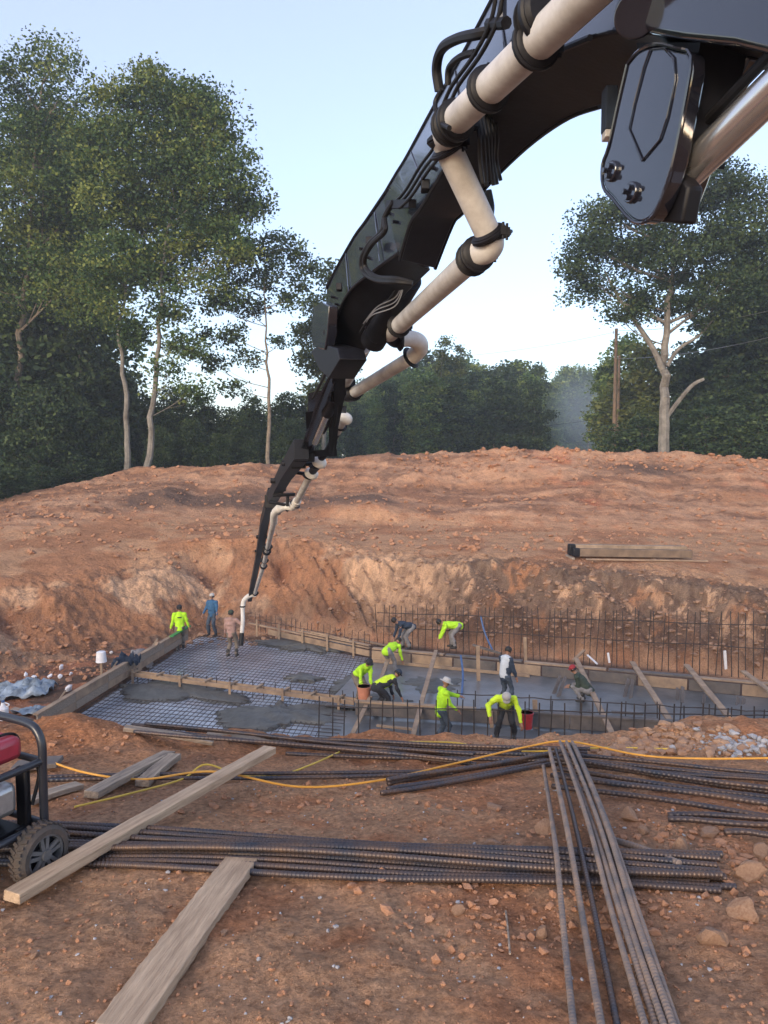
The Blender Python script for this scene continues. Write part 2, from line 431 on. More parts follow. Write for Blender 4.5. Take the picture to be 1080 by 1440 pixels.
M['tarp'] = pm('pale_blue_plastic', (0.34, 0.42, 0.50), 0.35, col2=(0.07, 0.085, 0.10), vscale=3, bump=0.5, bscale=10)
M['white_plastic'] = pm('white_plastic', (0.72, 0.72, 0.74), 0.45, var=0.1)
M['rock'] = pm('tan_rock', (0.38, 0.24, 0.155), 0.9, col2=(0.25, 0.135, 0.08), vscale=7, bump=0.6, bscale=25)
M['rock_grey'] = pm('grey_stone', (0.40, 0.40, 0.42), 0.85, col2=(0.26, 0.25, 0.25), vscale=20, bump=0.3)
M['clod'] = pm('soil_clod', (0.42, 0.23, 0.14), 0.95, col2=(0.32, 0.16, 0.092), vscale=10, bump=0.6, bscale=40, spec=0.1)
M['cord_orange'] = pm('orange_yellow_cord', (0.62, 0.30, 0.04), 0.5, var=0.15, vscale=6)
M['cord_yellow'] = pm('yellow_cord', (0.62, 0.42, 0.06), 0.5, var=0.15, vscale=6)
M['red_paint'] = pm('red_paint', (0.35, 0.03, 0.05), 0.35, var=0.2, vscale=10, coat=0.3)
M['alu'] = pm('cast_aluminium', (0.5, 0.5, 0.5), 0.4, metal=0.8, var=0.15, vscale=25)
M['tyre'] = pm('tyre_rubber', (0.045, 0.043, 0.042), 0.8, col2=(0.11, 0.08, 0.065), vscale=9, bump=0.2)
M['rim'] = pm('grey_rim', (0.12, 0.12, 0.125), 0.5, var=0.2, vscale=15)
M['frame'] = pm('dark_blue_black_tube', (0.02, 0.023, 0.032), 0.35, var=0.2, coat=0.2)
M['neon'] = pm('neon_green_cloth', (0.42, 0.75, 0.02), 0.8, var=0.12, vscale=6, bump=0.3, bscale=18)
M['neon_yellow'] = pm('neon_yellow_cloth', (0.58, 0.80, 0.03), 0.8, var=0.12, vscale=6, bump=0.3, bscale=18)
M['blue_cloth'] = pm('blue_cloth', (0.03, 0.10, 0.20), 0.85, var=0.2, bump=0.3, bscale=18)
M['navy_cloth'] = pm('navy_cloth', (0.022, 0.035, 0.06), 0.85, var=0.2, bump=0.3, bscale=18)
M['pink_cloth'] = pm('faded_pink_cloth', (0.42, 0.25, 0.21), 0.85, col2=(0.26, 0.17, 0.14), vscale=7, bump=0.3, bscale=18)
M['white_cloth'] = pm('white_grey_cloth', (0.5, 0.54, 0.58), 0.85, var=0.12, bump=0.3, bscale=18)
M['dark_cloth'] = pm('dark_cloth', (0.02, 0.02, 0.025), 0.85, var=0.25, bump=0.3, bscale=18)
M['jeans'] = pm('blue_jeans', (0.06, 0.085, 0.12), 0.85, col2=(0.04, 0.05, 0.065), vscale=6, bump=0.3, bscale=18)
M['khaki'] = pm('muddy_khaki', (0.22, 0.18, 0.14), 0.85, col2=(0.13, 0.105, 0.085), vscale=5, bump=0.3, bscale=18)
M['grey_cloth'] = pm('grey_cloth', (0.20, 0.19, 0.19), 0.85, var=0.25, bump=0.3, bscale=18)
M['olive_cloth'] = pm('dark_green_cloth', (0.035, 0.05, 0.035), 0.85, var=0.2, bump=0.3, bscale=18)
M['skin'] = pm('skin', (0.30, 0.155, 0.095), 0.55, var=0.1, vscale=12)
M['hair'] = pm('black_hair', (0.012, 0.010, 0.009), 0.6, var=0.2)
M['cap_grey'] = pm('grey_felt', (0.40, 0.39, 0.37), 0.85, var=0.12)
M['cap_red'] = pm('red_cap_cloth', (0.30, 0.025, 0.03), 0.8, var=0.12)
M['boot'] = pm('rubber_boot', (0.03, 0.028, 0.026), 0.5, var=0.3)
M['bucket_orange'] = pm('faded_orange_plastic', (0.55, 0.22, 0.13), 0.5, var=0.12)
M['bucket_red'] = pm('red_plastic', (0.45, 0.035, 0.04), 0.45, var=0.12)
M['green_paint'] = pm('green_strip', (0.04, 0.22, 0.06), 0.6, var=0.2)
M['blue_plastic'] = pm('blue_hose_plastic', (0.05, 0.11, 0.25), 0.5, var=0.2)
# ================================================================== THE GROUND
def build_ground():
    s = np.concatenate([-np.geomspace(3.0, 0.66, 26), np.arange(-0.64, 0.6401, 0.002), np.geomspace(0.66, 3.0, 26)])
    ys = np.concatenate([np.linspace(-1.2, 1.6, 12), np.geomspace(1.75, 6.4, 300), np.linspace(6.45, 8, 16), np.linspace(8.3, 21, 30),
                         np.linspace(21.2, 34, 190), np.linspace(34.12, 60, 180), np.geomspace(60.5, 420, 40), np.array([800., 1500.])])
    S, Y = np.meshgrid(s, ys)
    X = S * (Y + 1.5)
    z, zn = terrain(X.ravel(), Y.ravel(), True)
    V = np.stack([X.ravel(), Y.ravel(), z], 1)
    nr, nc = len(ys), len(s)
    i = np.arange((nr - 1) * nc).reshape(nr - 1, nc)[:, :-1].ravel()
    F = np.stack([i, i + 1, i + nc + 1, i + nc], 1)
    me = np_mesh('ground', V, F, M['soil'])
    # soil colour by kind of soil (red clay, tan subsoil, brown trodden dirt, dark damp pit dirt)
    x = V[:, 0]; y = V[:, 1]
    def C(*c): return np.array(c)[None, :]
    def mix(a, b, w): return a * (1 - w[:, None]) + b * w[:, None]
    brown, red, tan, dark, orange = C(.53, .305, .18), C(.50, .215, .105), C(.57, .36, .225), C(.14, .088, .064), C(.46, .20, .095)
    greyb = C(.18, .125, .092)
    n1 = np.clip(fbm(x, y, 0.5, 5, 101) * 1.4 + 0.5, 0, 1); n2 = np.clip(fbm(x, y, 1.7, 5, 111) * 1.4 + 0.5, 0, 1)
    n3 = np.clip(fbm(x, y, 0.18, 4, 121) * 1.5 + 0.5, 0, 1); n4 = np.clip(fbm(x, y, 5.0, 4, 131) * 1.4 + 0.5, 0, 1)
    c = np.repeat(brown, len(x), 0)
    c = mix(c, red, sstep(0.45, 0.8, n2) * 0.7)
    c = mix(c, tan, sstep(0.55, 0.85, n4) * 0.3)
    c = mix(c, orange, zn['lip'] * sstep(0.3, 0.7, n1) * 0.8)
    c = mix(c, C(.41, .24, .15), zn['fore'] * sstep(0.55, 0.8, np.clip(fbm(x, y, 0.9, 4, 141) * 1.5 + .5, 0, 1)) * 0.55)
    pit = np.clip(zn['floor'], 0, 1)
    c = mix(c, dark, pit)
    wl = zn['wall']
    base = mix(np.repeat(tan, len(x), 0), C(.37, .185, .10), sstep(0.35, 0.7, n1))
    rgt = sstep(0.0, 0.12, zn['t'])
    base = mix(base, greyb, rgt * sstep(0.1, 0.5, n2) * 0.9)
    base = mix(base, dark, sstep(0.5, 0.75, n4) * (0.4 + 0.4 * rgt))
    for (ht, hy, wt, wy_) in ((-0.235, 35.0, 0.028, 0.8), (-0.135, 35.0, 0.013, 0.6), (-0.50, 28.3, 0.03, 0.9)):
        base = mix(base, C(.20, .085, .048), np.exp(-((zn['t'] - ht) / wt) ** 2 - ((y - hy) / wy_) ** 2) * 0.85)  # shade inside the hollows painted into the soil as a dark red
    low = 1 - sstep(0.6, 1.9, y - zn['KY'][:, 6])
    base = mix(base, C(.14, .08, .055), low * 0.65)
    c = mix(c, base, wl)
    bn = mix(np.repeat(C(.45, .26, .15), len(x), 0), C(.37, .185, .10), sstep(0.4, 0.75, n1))
    c = mix(c, bn, zn['bench'])
    bm_ = mix(np.repeat(C(.355, .19, .112), len(x), 0), C(.40, .145, .075), sstep(0.45, 0.75, n3) * sstep(-0.1, 0.3, zn['t']))
    bm_ = mix(bm_, C(.44, .265, .17), sstep(0.55, 0.8, n1) * 0.7)
    bm_ = mix(bm_, C(.16, .09, .062), sstep(0.62, 0.82, n2) * 0.6)
    st = np.clip(fbm(x * 0.12, y * 1.3 + 0.12 * x, 1.0, 4, 151) * 1.6 + .5, 0, 1)      # machine tracks running across
    bm_ = mix(bm_, C(.48, .29, .185), sstep(0.6, 0.8, st) * 0.6); bm_ = mix(bm_, C(.19, .105, .07), sstep(0.62, 0.85, 1 - st) * 0.55)
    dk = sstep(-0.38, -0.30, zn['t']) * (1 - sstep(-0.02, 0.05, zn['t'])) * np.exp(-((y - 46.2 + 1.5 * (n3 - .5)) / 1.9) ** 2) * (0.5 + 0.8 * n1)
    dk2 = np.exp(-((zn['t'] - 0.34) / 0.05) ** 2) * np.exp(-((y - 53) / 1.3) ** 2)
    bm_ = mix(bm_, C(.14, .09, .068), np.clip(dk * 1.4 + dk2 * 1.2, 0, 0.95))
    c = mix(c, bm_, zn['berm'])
    lf = zn['left']
    c = mix(c, mix(np.repeat(C(.31, .14, .08), len(x), 0), dark, sstep(0.45, 0.7, n2)), lf)
    far = sstep(1.0, 4.0, y - zn['KY'][:, 12])
    c = mix(c, C(.05, .065, .025), far)
    ca = me.color_attributes.new('soil', 'FLOAT_COLOR', 'POINT')
    ca.data.foreach_set('color', np.concatenate([c, np.ones((len(c), 1))], 1).astype(np.float32).ravel())
    o = bpy.data.objects.new('ground', me); COL.objects.link(o)
    tag(o, kind='structure')
    # ground behind the photographer
    xs = np.linspace(-60, 60, 40); yb = np.linspace(-80, -1.22, 30)
    X, Y = np.meshgrid(xs, yb)
    V = np.stack([X.ravel(), Y.ravel(), 0.05 * fbm(X.ravel(), Y.ravel(), 0.3, 3, 5) - 0.02], 1)
    i = np.arange(29 * 40).reshape(29, 40)[:, :-1].ravel()
    me = np_mesh('yard_ground', V, np.stack([i, i + 1, i + 41, i + 40], 1), M['soil'])
    ca = me.color_attributes.new('soil', 'FLOAT_COLOR', 'POINT')
    ca.data.foreach_set('color', np.tile(np.array([.285, .158, .103, 1], np.float32), len(V)))
    o = bpy.data.objects.new('yard_ground', me); COL.objects.link(o); tag(o, kind='structure')
build_ground()

# ------------------------------------------------------------------ stones
def rock_mesh(seed, name='rock', mat_='rock', sub=2, ang=0.5):
    bm = bmesh.new(); bmesh.ops.create_icosphere(bm, subdivisions=sub, radius=1.0)
    rs = np.random.RandomState(seed)
    pl = rs.normal(size=(14, 3)); pl /= np.linalg.norm(pl, axis=1)[:, None]; dd = rs.uniform(0.42, 0.85, 14)
    for v in bm.verts:
        p = np.array(v.co)
        for a, d in zip(pl, dd):
            q = p @ a
            if q > d: p = p - a * (q - d) * 0.97
        p = p * (1 + 0.10 * float(fbm(p[0] + seed, p[1] + p[2] * 1.3, 2.0, 4, seed, 0.6)[()]) * 1.6)
        v.co = p
    me = bpy.data.meshes.new(name); bm.to_mesh(me); bm.free()
    me.polygons.foreach_set('use_smooth', [True] * len(me.polygons)); me.set_sharp_from_angle(angle=R(16))
    me.materials.append(M[mat_]); return me
ROCKS = [rock_mesh(k, sub=3) for k in range(6)]
SMALL = [rock_mesh(20 + k, sub=1) for k in range(4)]
def put_rock(me, p, size, rz, label, group=None, name='rock', mat_=None, sink=0.36):
    o = bpy.data.objects.new(name, me); COL.objects.link(o)
    o.location = (p.x, p.y, p.z + size[2] * (1 - 2 * sink)); o.scale = size; o.rotation_euler = (random.uniform(-.3, .3), random.uniform(-.3, .3), rz)
    tag(o, label, 'rock', group)
    return o
def scatter_stuff(name, n, mat_, szr, where, seed, sub=1, cat=None, label=None, flat=0.7):
    rs = np.random.RandomState(seed)
    prot = [rock_mesh(seed + k, sub=sub) for k in range(4)]
    VV = []; FF = []; off = 0
    pts = where(rs, n)
    zz = terrain(pts[:, 0], pts[:, 1])
    for k in range(len(pts)):
        me = prot[k % 4]
        co = np.empty(len(me.vertices) * 3); me.vertices.foreach_get('co', co); co = co.reshape(-1, 3)
        fa = np.array([p.vertices[:] for p in me.polygons])
        sz = szr[0] * (szr[1] / szr[0]) ** (rs.rand() ** 2.2)
        a = rs.rand() * 6.28; ca, sa = math.cos(a), math.sin(a)
        c = co * np.array([1, rs.uniform(.6, 1), flat * rs.uniform(.6, 1)]) * sz
        c = np.stack([c[:, 0] * ca - c[:, 1] * sa, c[:, 0] * sa + c[:, 1] * ca, c[:, 2]], 1)
        c += np.array([pts[k, 0], pts[k, 1], zz[k] + sz * 0.25])
        VV.append(c); FF.append(fa + off); off += len(co)
    me = np_mesh(name, np.concatenate(VV), np.concatenate(FF), M[mat_], smooth=False)
    for p_ in prot: bpy.data.meshes.remove(p_)
    o = bpy.data.objects.new(name, me); COL.objects.link(o); tag(o, label, cat, kind='stuff')
    return o
def wedge(y0, y1, t0=-0.56, t1=0.56, power=1.0):
    def f(rs, n):
        y = y0 + (y1 - y0) * rs.rand(n) ** power; t = rs.uniform(t0, t1, n)
        return np.stack([t * (y + 0.2), y], 1)
    return f
def near_px(centers):
    def f(rs, n):
        out = []
        cs = [(GT(px, py), sx) for (px, py, sx) in centers]
        for k in range(n):
            c, sx = cs[rs.randint(len(cs))]
            out.append((c.x + rs.normal() * sx, c.y + rs.normal() * sx))
        return np.array(out)
    return f
scatter_stuff('pebbles', 480, 'rock_grey', (0.005, 0.017), wedge(1.9, 4.6), 301, label='pale grey gravel scattered on the trodden dirt')
scatter_stuff('soil_crumbs', 6500, 'clod', (0.003, 0.018), wedge(1.8, 6.3), 311, label='small crumbs of red dirt strewn over the foreground')
scatter_stuff('soil_clods', 1800, 'clod', (0.006, 0.042), near_px([(650, 1265, .2), (700, 1285, .2), (850, 1290, .12), (900, 1240, .12), (960, 1290, .2), (1040, 1240, .2), (930, 1200, .2), (1000, 1170, .25), (420, 1130, .3), (600, 1150, .35), (560, 1045, .3), (700, 1048, .3), (860, 1050, .3), (130, 1045, .25)]), 321, label='crumbly clods of red clay along the bars and the lip')
scatter_stuff('pit_wall_rubble', 2200, 'rock', (0.04, 0.22), lambda rs, n: (lambda t: np.stack([t * (yy := np.interp(t, [-.3, .01, .14, .25, .39, .51], [29, 30.6, 29.2, 28.1, 26.8, 25.6]) + rs.gamma(1.6, 1.0, n)), yy], 1))(rs.uniform(-0.28, 0.52, n)), 331, label='broken stones and dirt lumps on the cut earth face')
scatter_stuff('berm_lumps', 3000, 'clod', (0.05, 0.26), lambda rs, n: (lambda y: np.stack([rs.uniform(-.52, .52, n) * y, y], 1))(34 + 23 * rs.rand(n)), 341, label='dirt lumps scattered over the bench and the berm')
scatter_stuff('crest_lumps', 500, 'clod', (0.08, 0.38), lambda rs, n: (lambda y: np.stack([rs.uniform(0.02, .5, n) * y, y], 1))(55 + 1.6 * rs.normal(size=n)), 345, label='loose dirt lumps pushed up along the berm crest')
scatter_stuff('rubble_heap', 700, 'rock', (0.015, 0.075), near_px([(905, 1052, .12), (950, 1046, .15), (880, 1056, .1), (1000, 1050, .2)]), 351, label='tan rubble heap on the lip of the pit at right')
scatter_stuff('grey_rubble', 200, 'rock_grey', (0.015, 0.055), near_px([(1020, 1048, .13), (1060, 1052, .13)]), 361, label='grey broken concrete crumbs beside the tan rubble heap')
scatter_stuff('pitside_rubble', 500, 'clod', (0.04, 0.20), wedge(23, 29, -0.53, -0.36), 371, label='dirt lumps left of the form board')

for (px, py, w, h, lab) in [
        (1000, 1308, 50, 36, 'large tan rock lying lower right beside the diagonal bars'),
        (1048, 1275, 55, 40, 'large brown rock at the right edge above the lower tan rock'),
        (1055, 1222, 52, 30, 'broad flat tan rock at the right edge level with the bar ends'),
        (957, 1186, 42, 50, 'upright pale tan slab of rock above the bar ends'),
        (886, 1143, 36, 24, 'tan rock beside the ends of the short bars'),
        (697, 1185, 42, 22, 'reddish flat rock between the two bar bundles'),
        (692, 1133, 32, 14, 'flat brown rock near the yellow cord in mid foreground'),
        (1000, 1168, 30, 22, 'brown rock under the short bars at right'),
        (1070, 1195, 34, 26, 'brown rock cut off by the right edge of the frame'),
        (768, 1162, 40, 28, 'brown rock left of the diagonal bars'),
        (760, 1308, 26, 22, 'dark brown rock left of the diagonal bars below the bundle'),
        (645, 1278, 24, 18, 'small dark rock below the front bundle'),
        (905, 1165, 22, 22, 'dark lump beside the upright slab of rock'),
        (958, 1217, 20, 14, 'small tan stone by the tips of the front bars'),
        (408, 1313, 18, 10, 'pale grey oval pebble in the middle of the foreground'),
        (48, 1342, 18, 10, 'lone brown pebble at lower left'),
        (315, 1310, 16, 12, 'dark clod beside the wide plank'),
        (905, 1350, 24, 20, 'brown lump of rock right of the diagonal bars near the bottom')]:
    p = GT(px, py + h * 0.4)
    k = p.y / 1080 * 1.04
    put_rock(ROCKS[(px + py) % 6] if lab.find('grey') < 0 else SMALL[0], p, (w * k / 2 * 1.05, w * k / 2 * 0.8, h * k / 2 * 1.1), random.uniform(0, 6), lab, name='rock' if w > 17 else 'pebble')

# ================================================================== TREES
TREE_MESH = {}
def tree_meshes(key, H, lobes, trunk_r, n_leaf, leaf, clump, leafmat, barkmat, seed, trunk_pts=None, bare=0.0, sparse=0.0, limbs=True, n_twig=3):
    rs = np.random.RandomState(seed)
    tb = MB()
    tp = [Vector(p) for p in (trunk_pts or [(0, 0, -0.6), (0.01 * H, 0, H * 0.3), (-0.01 * H, 0.01 * H, H * 0.6), (0, 0, H * 0.9)])]
    sp = spline(tp, 6)
    sp = [p + Vector((rs.normal(), rs.normal(), 0)) * trunk_r * 0.35 * (i > 0) for i, p in enumerate(sp)]
    rr = [max(0.03, trunk_r * (1 - 0.88 * (i / (len(sp) - 1)) ** 0.9)) for i in range(len(sp))]
    rr[0] *= 1.35
    tb.tube(sp, rr, 8)
    vol = np.array([l[3] * l[4] * l[5] for l in lobes]) ** 0.8
    vol /= vol.sum()
    LP = []; LT = []; LS = []
    for (cx, cy, cz, rx, ry, rz), w in zip(lobes, vol):
        nl = int(n_leaf * w)
        ncl = max(4, int(nl / clump[0]))
        d = rs.normal(size=(ncl, 3)); d /= np.linalg.norm(d, axis=1)[:, None]
        r = rs.rand(ncl) ** 0.36 * 1.06
        cc = np.array([cx, cy, cz]) + d * r[:, None] * np.array([rx, ry, rz])
        tcl = np.clip(rs.normal(0.47, 0.27, ncl), 0, 1)
        per = np.maximum(2, rs.gamma(2.0, clump[0] / 2.0, ncl)).astype(int)
        # limb from trunk to lobe
        if limbs:
            att = min(sp, key=lambda q: abs(q.z - (cz - 0.35 * math.hypot(cx, cy) - 0.5 * rz)))
            end = Vector((cx, cy, cz + rz * 0.3))
            midp = (att + end) / 2 + Vector((rs.normal() * .3, rs.normal() * .3, -0.06 * (end - att).length))
            lr = max(0.035, trunk_r * 0.34 * min(1, rx / 3.0))
            br = spline([att, midp, end], 4)
            tb.tube(br, [lr * (1 - 0.8 * i / (len(br) - 1)) for i in range(len(br))], 5)
            for q in range(n_twig * 2):
                k = rs.randint(ncl)
                a = br[rs.randint(2, len(br))]
                b = Vector(cc[k]); mp = (a + b) / 2 + Vector((0, 0, -0.1))
                tb.tube([a, mp, b], [lr * 0.4, lr * 0.25, lr * 0.1], 4)
        for k in range(ncl):
            m = per[k]
            q = np.clip(rs.normal(size=(m, 3)), -1.55, 1.55) * np.array([clump[1], clump[1], clump[1] * 0.5]) * rs.uniform(.6, 1.3)
            LP.append(cc[k] + q); LT.append(np.clip(tcl[k] + rs.normal(0, 0.10, m), 0, 1)); LS.append(leaf * rs.uniform(0.55, 1.25, m))
    LP = np.concatenate(LP); LT = np.concatenate(LT); LS = np.concatenate(LS)
    N = len(LP)
    a = rs.normal(size=(N, 3)); a[:, 2] *= 0.7; a /= np.linalg.norm(a, axis=1)[:, None]
    b = rs.normal(size=(N, 3)); b -= a * (a * b).sum(1)[:, None]; b /= np.linalg.norm(b, axis=1)[:, None]
    s = LS[:, None]
    V = np.stack([LP - a * s * .5, LP + b * s * .32 - a * s * 0.05, LP + a * s * .5, LP - b * s * .32 + a * s * 0.05], 1).reshape(-1, 3)
    me = np_mesh('crown', V, np.arange(N * 4).reshape(N, 4), leafmat, smooth=False)
    at = me.attributes.new('tint', 'FLOAT', 'FACE'); at.data.foreach_set('value', LT.astype(np.float32))
    tmp = tb.build('trunk', barkmat)
    tm = tmp.data; bpy.data.objects.remove(tmp)
    TREE_MESH[key] = (tm, me)
def plant(key, loc, label, cat='tree', group=None, rz=0.0, sc=1.0, name='tree'):
    t = thing(name, loc, label, cat, group)
    t.rotation_euler = (0, 0, rz); t.scale = (sc, sc, sc) if not isinstance(sc, tuple) else sc
    for nm, me in zip(('trunk', 'crown'), TREE_MESH[key]):
        o = bpy.data.objects.new(nm, me); COL.objects.link(o); o.parent = t
    return t
def auto_lobes(seed, H, w, z0=0.25, n=16, egg=1.0):
    rs = np.random.RandomState(seed); L = []
    for k in range(n):
        f = z0 + (1 - z0) * (k + 0.5) / n
        prof = math.sin(math.pi * min(1, max(0.05, (f - z0 * 0.6) / (1.02 - z0 * 0.6))) ** 0.9) ** 0.6
        a = k * 2.4 + rs.rand(); rad = w * prof * rs.uniform(.25, .62)
        r = w * rs.uniform(.30, .46) * (0.55 + 0.45 * prof)
        L.append((math.cos(a) * rad, math.sin(a) * rad, H * f * 0.96, r, r, r * rs.uniform(.7, 1.0)))
    return L
def px_lobes(base, D, items):
    """lobes of one particular tree, given as (px, py, radius_x px, radius_y px, depth offset m)"""
    k = D / 1080.0 * 0.95; L = []
    for (px, py, rx, ry, dy) in items:
        p = P(px, py, D + dy) - base
        L.append((p.x, p.y, p.z, rx * k, rx * k, ry * k))
    return L
def groundpt(px, D):
    x = (px - 540) / 1080.0 * D
    return Vector((x, D, gz(x, D)))

# --- the tall group at left
b1 = groundpt(20, 60)
tree_meshes('tall_left', 31, px_lobes(b1, 60, [(65, 85, 40, 30, 0), (35, 130, 45, 40, 1), (100, 125, 38, 38, -1), (10, 190, 60, 50, 0), (90, 200, 50, 50, 1), (30, 270, 70, 55, -1), (110, 290, 55, 55, 0), (-50, 230, 60, 70, 0), (60, 350, 75, 50, 1), (-40, 340, 70, 60, 0), (110, 400, 55, 50, -2), (20, 420, 60, 45, 0), (-90, 300, 60, 80, 0)]),
            0.36, 60000, 0.29, (110, 0.95), M['leaf'], M['bark'], 11, trunk_pts=[(0, 0, -.8), P(28, 500, 60) - b1, P(40, 330, 60) - b1, P(62, 90, 60) - b1])
plant('tall_left', b1, 'tallest broad green tree at the far left edge, its crown top highest of all', group=None)
b2 = groundpt(178, 56)
tree_meshes('tall_mid', 27, px_lobes(b2, 56, [(210, 105, 30, 24, 0), (175, 150, 42, 38, 0), (240, 150, 40, 36, 1), (150, 215, 45, 45, 0), (215, 220, 50, 42, -1), (180, 290, 55, 45, 0), (235, 300, 45, 40, 1), (165, 370, 45, 40, -1), (215, 380, 40, 35, 0), (155, 435, 26, 28, -1), (190, 470, 20, 25, 0)]),
            0.25, 44000, 0.28, (100, 0.85), M['leaf'], M['bark_pale'], 12, trunk_pts=[P(180, 668, 56) - b2, P(177, 570, 56) - b2, P(170, 480, 56) - b2, P(180, 380, 56) - b2, P(200, 150, 56) - b2])
plant('tall_mid', b2, 'tall tree with a thin pale trunk and yellowish crown top, left of the leaning trunk')
b3 = groundpt(207, 55)
tree_meshes('tall_right', 27, px_lobes(b3, 55, [(285, 140, 30, 26, 0), (270, 190, 40, 36, 1), (310, 185, 32, 34, 0), (260, 250, 45, 42, 0), (325, 240, 34, 38, -1), (290, 310, 45, 42, 0), (340, 290, 30, 26, 0), (255, 350, 36, 34, 1), (320, 350, 30, 26, -1), (367, 287, 16, 9, 0), (300, 405, 30, 26, 0), (240, 430, 26, 26, -1), (262, 480, 26, 24, 0), (280, 545, 18, 18, 0), (235, 530, 18, 26, 0)]),
            0.27, 36000, 0.27, (90, 0.78), M['leaf'], M['bark_pale'], 13, trunk_pts=[P(206, 665, 55) - b3, P(214, 570, 55) - b3, P(224, 470, 55) - b3, P(232, 350, 55) - b3, P(275, 160, 55) - b3])
plant('tall_right', b3, 'tall tree with a leaning pale trunk, its crown reaching right into open sky')
b4 = groundpt(378, 57)
tree_meshes('lone', 17, px_lobes(b4, 57, [(350, 350, 34, 18, 0), (395, 350, 32, 20, 0), (425, 375, 18, 22, 0), (325, 385, 26, 20, 1), (375, 390, 30, 22, 0), (410, 425, 20, 15, 0), (310, 430, 22, 16, -1), (350, 430, 24, 16, 0), (325, 470, 20, 20, 0), (292, 470, 14, 14, 0), (345, 505, 18, 14, 0), (300, 510, 20, 12, 0), (395, 480, 12, 10, 0), (330, 545, 22, 10, 0), (420, 400, 14, 14, 0)]),
            0.18, 9500, 0.27, (26, 0.5), M['leaf_dark'], M['bark'], 14, trunk_pts=[(0, 0, -.6), P(379, 560, 57) - b4, P(374, 480, 57) - b4, P(372, 345, 57) - b4])
plant('lone', b4, 'slim open-crowned tree standing alone against the pale sky left of the boom')
b5 = groundpt(455, 72)
tree_meshes('yellow', 19, px_lobes(b5, 72, [(462, 385, 16, 20, 0), (450, 430, 22, 22, 0), (435, 470, 24, 22, 0), (465, 460, 22, 26, 1), (440, 510, 22, 20, 0), (470, 520, 26, 26, 0), (455, 560, 30, 26, 0)]),
            0.25, 9500, 0.36, (30, 0.65), M['leaf_yellow'], M['bark_pale'], 15, trunk_pts=[(0, 0, -.6), P(458, 560, 72) - b5, P(455, 470, 72) - b5, P(462, 385, 72) - b5])
plant('yellow', b5, 'yellowish green tree rising just behind the boom joint')
b7 = groundpt(95, 70)
plant('tall_mid', b7, 'tall green tree standing farther back between the two tallest crowns at left', rz=2.0, sc=1.2)
# --- the big tree at right
b6 = groundpt(936, 60)
tree_meshes('big_right', 24, px_lobes(b6, 60, [(1010, 262, 50, 30, 0), (960, 280, 40, 32, 1), (900, 300, 45, 30, 0), (1050, 300, 45, 40, 0), (850, 300, 38, 24, 0), (830, 345, 42, 26, 0), (880, 355, 45, 34, 1), (945, 345, 50, 38, -1), (1010, 350, 55, 45, 0), (815, 375, 26, 20, -1), (835, 405, 34, 20, 0), (885, 420, 34, 28, 0), (950, 415, 50, 36, 1), (1020, 420, 50, 40, -1), (870, 445, 22, 14, 0), (1070, 380, 45, 50, 0), (905, 240, 30, 14, 1)]),
            0.5, 60000, 0.27, (95, 0.8), M['leaf_dark'], M['bark_pale'], 16, trunk_pts=[(0, 0, -.8), P(937, 560, 60) - b6, P(936, 470, 60) - b6, P(945, 380, 60) - b6, P(965, 290, 60) - b6])
t6 = plant('big_right', b6, 'large spreading tree with a thick pale forked trunk at right of the utility pole')
fb = MB()
fk = spline([P(932, 520, 60), P(918, 490, 60), P(895, 455, 59.8), P(868, 415, 59.7), P(850, 380, 59.6)], 5)
fb.tube(fk, [0.27 - 0.011 * i for i in range(len(fk))], 7)
fk = spline([P(938, 515, 60), P(955, 490, 60.2), P(985, 470, 60.4), P(1010, 440, 60.5)], 5)
fb.tube(fk, [0.17 - 0.008 * i for i in range(len(fk))], 6)
fk = spline([P(936, 588, 60), P(970, 545, 59.6), P(990, 533, 59.4)], 5)
fb.tube(fk, [0.2 - 0.008 * i for i in range(len(fk))], 6)
fb.build('limb', M['bark_pale'], t6)

# --- generic forest trees
kinds = [('forest_a', 17, 3.6, M['leaf_far'], 31, 5200), ('forest_b', 19, 3.2, M['leaf_far'], 32, 5200), ('forest_c', 14, 3.8, M['leaf_yellow'], 33, 4500), ('forest_d', 18, 3.9, M['leaf_dark'], 34, 5600), ('forest_e', 15, 2.4, M['leaf_dark'], 35, 4200)]
for (k, H, w, lm, sd, nl) in kinds:
    tree_meshes(k, H, auto_lobes(sd, H, w, z0=0.12), 0.2, int(nl * 1.5), 0.52, (34, 0.75), lm, M['bark'], sd, n_twig=1)
tree_meshes('understory', 10, auto_lobes(41, 10, 3.4, z0=0.03, n=20), 0.14, 13000, 0.36, (34, 0.6), M['leaf_dark'], M['bark'], 41, n_twig=1)
tree_meshes('bush', 3.2, auto_lobes(42, 3.2, 1.9, z0=0.05, n=12), 0.06, 4500, 0.2, (26, 0.3), M['leaf_dark'], M['bark'], 42, n_twig=1)
tree_meshes('slim', 21, auto_lobes(43, 21, 2.0, z0=0.45, n=11), 0.18, 4200, 0.42, (24, 0.55), M['leaf_yellow'], M['bark_pale'], 43, n_twig=1)
def top_plant(key, px, top_py, D, Hk, label, group=None, rz=None, wide=1.0, cat='tree', name='tree', base=None):
    b = groundpt(px, D) if base is None else base
    H = P(px, top_py, D).z - b.z
    s = H / Hk
    return plant(key, (b.x, b.y, b.z - 0.1), label, cat, group, rz=random.uniform(0, 6.28) if rz is None else rz, sc=(s * wide, s * wide, s), name=name)
